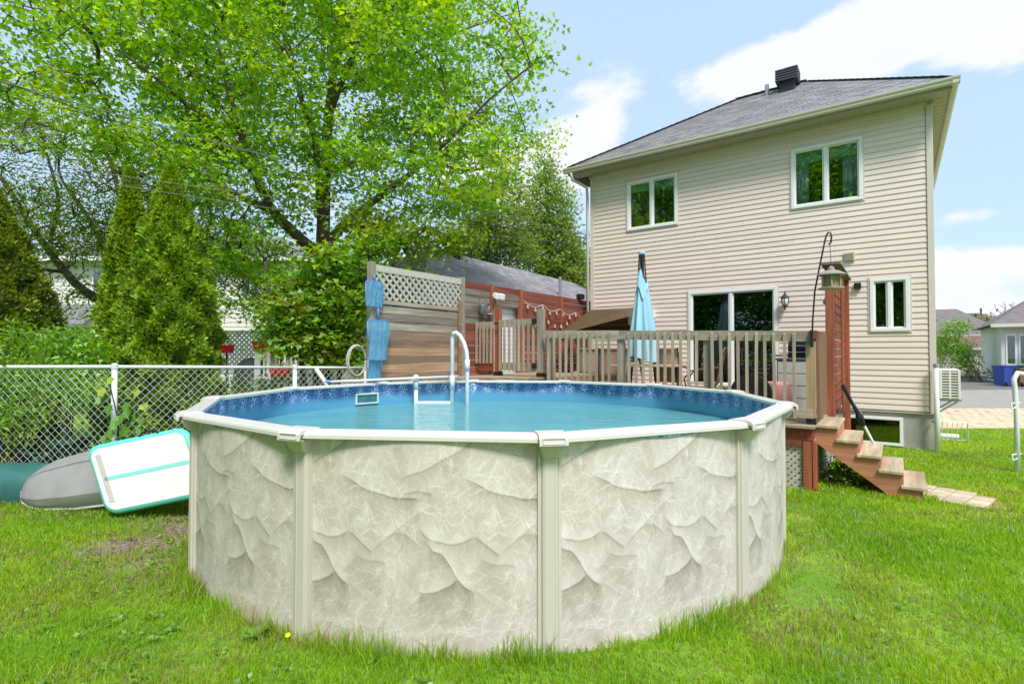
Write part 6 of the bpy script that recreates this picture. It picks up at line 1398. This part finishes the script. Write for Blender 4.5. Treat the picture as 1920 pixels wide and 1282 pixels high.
def bin_(nm, x, y, w, h, m, lab):
    t = thing(nm, (x, y, 0), lab, 'bin', 'wheeled bins by the garage'); MB().box8([(x-w*.42, y-.3, .06), (x+w*.42, y-.3, .06), (x+w*.42, y+.3, .06), (x-w*.42, y+.3, .06), (x-w/2, y-.36, h), (x+w/2, y-.36, h), (x+w/2, y+.36, h), (x-w/2, y+.36, h)]).build('body', m, t)
    MB().box(x-w*.53, x+w*.53, y-.4, y+.4, h, h+.06).build('lid', m, t)
    for dx in (-.2, .2): MB().tube([(x+dx-.03, y-.33, .12), (x+dx+.03, y-.33, .12)], .12, 8).build('wheel', M['black'], t)
bin_('wheeled_bin', 26.75, 28.6, .62, 1.06, mat('blue_bin', srgb(52, 74, 150), .5, .1), 'blue wheeled recycling bin in front of the garage')
bin_('wheeled_bin', 27.75, 29.2, .65, 1.06, mat('dark_blue_bin', srgb(38, 48, 84), .5, .1), 'dark navy wheeled bin between the blue and the brown bin')
bin_('wheeled_bin', 27.3, 28.3, .6, .92, mat('brown_bin', srgb(122, 92, 74), .6, .1), 'brown wheeled compost bin right of the blue one')
FARG = [(.12, .26, .04), (.2, .37, .05), (.3, .46, .07)]
b = Vector((27.6, 34, 0)); bush('green_shrub', 'tall green shrub beside the beige house corner across the street', 'shrub', b, [lobe(1775, 645, 34, 32, 30, 1), lobe(1790, 615, 34, 25, 18, .8), lobe(1768, 668, 34, 25, 16, .8)], 2400, .17, FARG, 91)
b = Vector((30, 33.6, 0)); bush('green_shrub', 'smaller green bush in front of the white board fence', 'shrub', b, [lobe(1808, 672, 33.6, 18, 28, .8), lobe(1806, 650, 33.6, 12, 14, .5), lobe(1825, 688, 33.6, 16, 6, .5)], 1400, .16, FARG, 92)
b = Vector((48, 55, 0)); bush('leafy_tree', 'rounded green tree below the brown roof across the street', 'tree', b, [lobe(1815, 620, 55, 40, 16, 2), lobe(1840, 612, 55, 25, 14, 2), lobe(1790, 622, 55, 20, 12, 2)], 1400, .4, [(.06, .11, .03), (.1, .17, .04), (.14, .2, .06)], 93)
b = Vector((31.5, 33.3, 0)); bush('flower_bed', 'low pale flowering bed along the white board fence', 'flower bed', b, [lobe(1815, 703, 33, 22, 5, .6), lobe(1862, 702, 33, 12, 6, .5)], 500, .16, [(.1, .16, .04), (.3, .32, .2)], 94)
r = np.random.default_rng(95); b = Vector((66, 70, 0)); T = thing('bare_tree', b, 'leafless grey tree above the far roofs at the right', 'tree')
P0 = [[(b.x, 70, 0, .2), (b.x, 70, 5.5, .12)]]; MB().tube([b, b+ZX*5.5], [.2, .1], 6).build('trunk', M['bark2'], T)
C = ellipsoid_pts([(b.x, 70, 6.6, 3.0, 1.5, 2.2)], 120, r, .6); V, Fc = edges_mesh(grow(P0, C, rng=r, k=.012, rmin=.018)); np_mesh('twigs', V, Fc, M['bark2'], T)
t = thing('utility_pole', (59, 66, 0), 'distant grey utility pole above the brown roof', 'pole'); MB().tube([Vector((59, 66, 0)), Vector((59, 66, 7.4))], [.14, .1], 7).build('shaft', M['bark2'], t); MB().bar(Vector((58.2, 66, 6.6)), Vector((59.8, 66, 6.6)), .12, .12).build('crossarm', M['bark2'], t)

# ================================================================== GRASS
def vnoise(x, y, sc, seed):
    r = np.random.default_rng(seed); G = r.random((64, 64)); u, v = x*sc+100, y*sc+100; i, j = np.floor(u).astype(int), np.floor(v).astype(int); f, g = u-i, v-j
    f, g = f*f*(3-2*f), g*g*(3-2*g); a = lambda p, q: G[p % 64, q % 64]
    return a(i, j)*(1-f)*(1-g)+a(i+1, j)*f*(1-g)+a(i, j+1)*(1-f)*g+a(i+1, j+1)*f*g
def grass():
    r = np.random.default_rng(77); xs, ys = [], []
    for y0, y1, dens in ((2.4, 3.2, 6500), (3.2, 4.2, 5200), (4.2, 5.4, 4000), (5.4, 7, 2900), (7, 9, 1700), (9, 12.8, 900)):
        w = 1.02*y1+.4; n = int(dens*(y1-y0)*2*w); x = r.uniform(-w, w, n); y = r.uniform(y0, y1, n); xs.append(x); ys.append(y)
    x = np.concatenate(xs); y = np.concatenate(ys)
    rel = np.stack([x-O0.x, y-O0.y], 1); s = rel[:, 0]*UX.x+rel[:, 1]*UX.y; n = -(rel[:, 0]*VX.x+rel[:, 1]*VX.y)
    pd_ = np.hypot(x-PC.x, y-PC.y)
    ok = (pd_ > 3.03) & (np.abs(x) < 1.0*y+.3) & ~((s > 1.55) & (n < 4.6)) & ~((s > -.02) & (n < .03)) & (pd_ < 8) | ((x > 3.5) & (pd_ > 3.1) & ~((s > 1.55) & (n < 4.6)) & ~((s > -.02) & (n < .03)) & (np.abs(x) < y+.3))
    ok &= ~((x < -1.5) & (y > 7.2))
    # hidden behind the pool
    ok &= ~((np.abs(x+.2) < 2.7) & (y > 6))
    ok &= ~((y > 12.55) & (x > 9))
    pa = (Vector((.62, -.78, 0)).normalized()); al = (x-5.12)*pa.x+(y-7.02)*pa.y; ac = (x-5.12)*-pa.y+(y-7.02)*pa.x
    ok &= ~((al > -.02) & (al < .93) & (ac > -.2) & (ac < .5))
    bare = np.exp(-(((x+3.35)/.55)**2+((y-5.25)/.75)**2))
    thin = np.clip(bare*.84+.75*(vnoise(x, y, 2.2, 5) > .66)*.55+.5*np.exp(-((pd_-3.3)/.18)**2)*((x > 1.6) & (y < 6)), 0, .93)
    ok &= r.random(len(x)) > thin
    x, y, pd_, s, n = x[ok], y[ok], pd_[ok], s[ok], n[ok]; m = len(x)
    tuft = vnoise(x, y, 3.2, 3)*.6+vnoise(x, y, 9, 4)*.4
    h = (.028+.045*tuft)*(.65+.7*r.random(m))
    edge = np.exp(-((pd_-3.08)/.09)**2); ed_n = vnoise(x, y, 5, 9)
    h += edge*(.03+.16*r.random(m)**2)*np.clip(ed_n*1.8-.3, 0, 1.2)
    under = (s > .2) & (s < 1.6) & (n > 3.2) & (n < 4.6); h[under] *= 1.5
    w = (.0022+.0011*r.random(m))*np.clip(y/3.2, 1, 3.2)**.9
    az = r.random(m)*6.283+0; lean = r.normal(.35, .3, m)
    far = np.clip(y/3.5, 1, 2); d = np.stack([np.cos(az), np.sin(az)], 1)
    az2 = r.random(m)*6.283; sx = np.stack([np.cos(az2), np.sin(az2)], 1)
    z0 = np.zeros(m)
    def P(f, k, bend): 
        return np.stack([x+d[:, 0]*h*lean*f**1.6*bend+sx[:, 0]*w*k, y+d[:, 1]*h*lean*f**1.6*bend+sx[:, 1]*w*k, z0+h*f*(1-.22*np.abs(lean)*f)-.004], 1)
    V = np.stack([P(0, -1, 1), P(0, 1, 1), P(.55, .8, 1), P(.55, -.8, 1), P(1, 0, 1)], 1)
    Fc = (np.arange(m)*5)[:, None, None]+np.array([[0, 1, 2], [0, 2, 3], [3, 2, 4]])[None]
    pal = np.array([(.135, .29, .012), (.22, .41, .015), (.315, .485, .02), (.42, .53, .045)])
    t = np.clip(vnoise(x, y, .8, 21)*.45+vnoise(x, y, 3.1, 22)*.35+.2*r.random(m)+.12*((x > 2)*1.0)-.02, 0, .999)*3; i = t.astype(int); f = (t-i)[:, None]
    c = pal[i]*(1-f)+pal[np.minimum(i+1, 3)]*f
    dry = r.random(m) < (.045+.22*(vnoise(x, y, 1.7, 23) > .62)+.25*np.exp(-((pd_-3.35)/.2)**2)*(x > 1.5)+.25*np.exp(-(((x+3.35)/.9)**2+((y-5.25)/1)**2)))
    c[dry] = np.array([.38, .31, .15])*(.7+.6*r.random((dry.sum(), 1)))
    silver = r.random(m) < .16*(x > 1.8)*(vnoise(x, y, 2.6, 31) > .68); c[silver] = np.array([.34, .46, .26])
    c *= (1+r.normal(0, .13, (m, 1)))
    shade = np.repeat(c[:, None], 5, 1)
    np_mesh('grass', V.reshape(-1, 3), Fc.reshape(-1, 3), M['grassm'], None, np.clip(shade.reshape(-1, 3), .004, .9), kind='stuff')
    return m
NG = grass()
# small broad-leaved weeds in the thin patch and along the pool
r = np.random.default_rng(78); Pw = []
for cx, cy, sx, sy, k in ((-3.4, 5.2, .55, .6, 420), (-3.0, 4.2, .5, .35, 260), (-2.5, 3.4, .7, .3, 260), (2.6, 3.6, 1.0, .6, 60), (-4.3, 5.3, .5, .4, 120), (4.0, 7.0, .3, .2, 80), (-1.9, 2.95, .8, .2, 200)):
    ctr = r.normal(size=(max(6, k//9), 2))*[sx, sy]+[cx, cy]
    for c in ctr:
        if math.hypot(c[0]-PC.x, c[1]-PC.y) < 3.12: continue
        for q in range(9): Pw.append((c[0]+r.normal(0, .025), c[1]+r.normal(0, .025), .012+.03*r.random()))
Pw = np.array(Pw); lv, lf, lc = leaf_cloud(Pw, .034, leaf_cols(len(Pw), [(.13, .28, .03), (.2, .37, .04), (.3, .44, .08)], r), up=1.6, lobed=False, rng=r, droop=.0, width=1.6)
np_mesh('clover', lv, lf, M['leaf'], None, lc, kind='stuff')
# dry leaf litter on the bare patch
Pl = np.stack([r.normal(-3.35, .5, 260), r.normal(5.2, .55, 260), .008+.01*r.random(260)], 1); Pl = Pl[np.hypot(Pl[:, 0]-PC.x, Pl[:, 1]-PC.y) > 3.1]
lv, lf, lc = leaf_cloud(Pl, .05, leaf_cols(len(Pl), [(.14, .10, .07), (.3, .22, .16), (.4, .33, .27)], r), up=1.5, lobed=False, rng=r, droop=0); np_mesh('leaf_litter', lv, lf, M['leaf'], None, lc, kind='stuff')
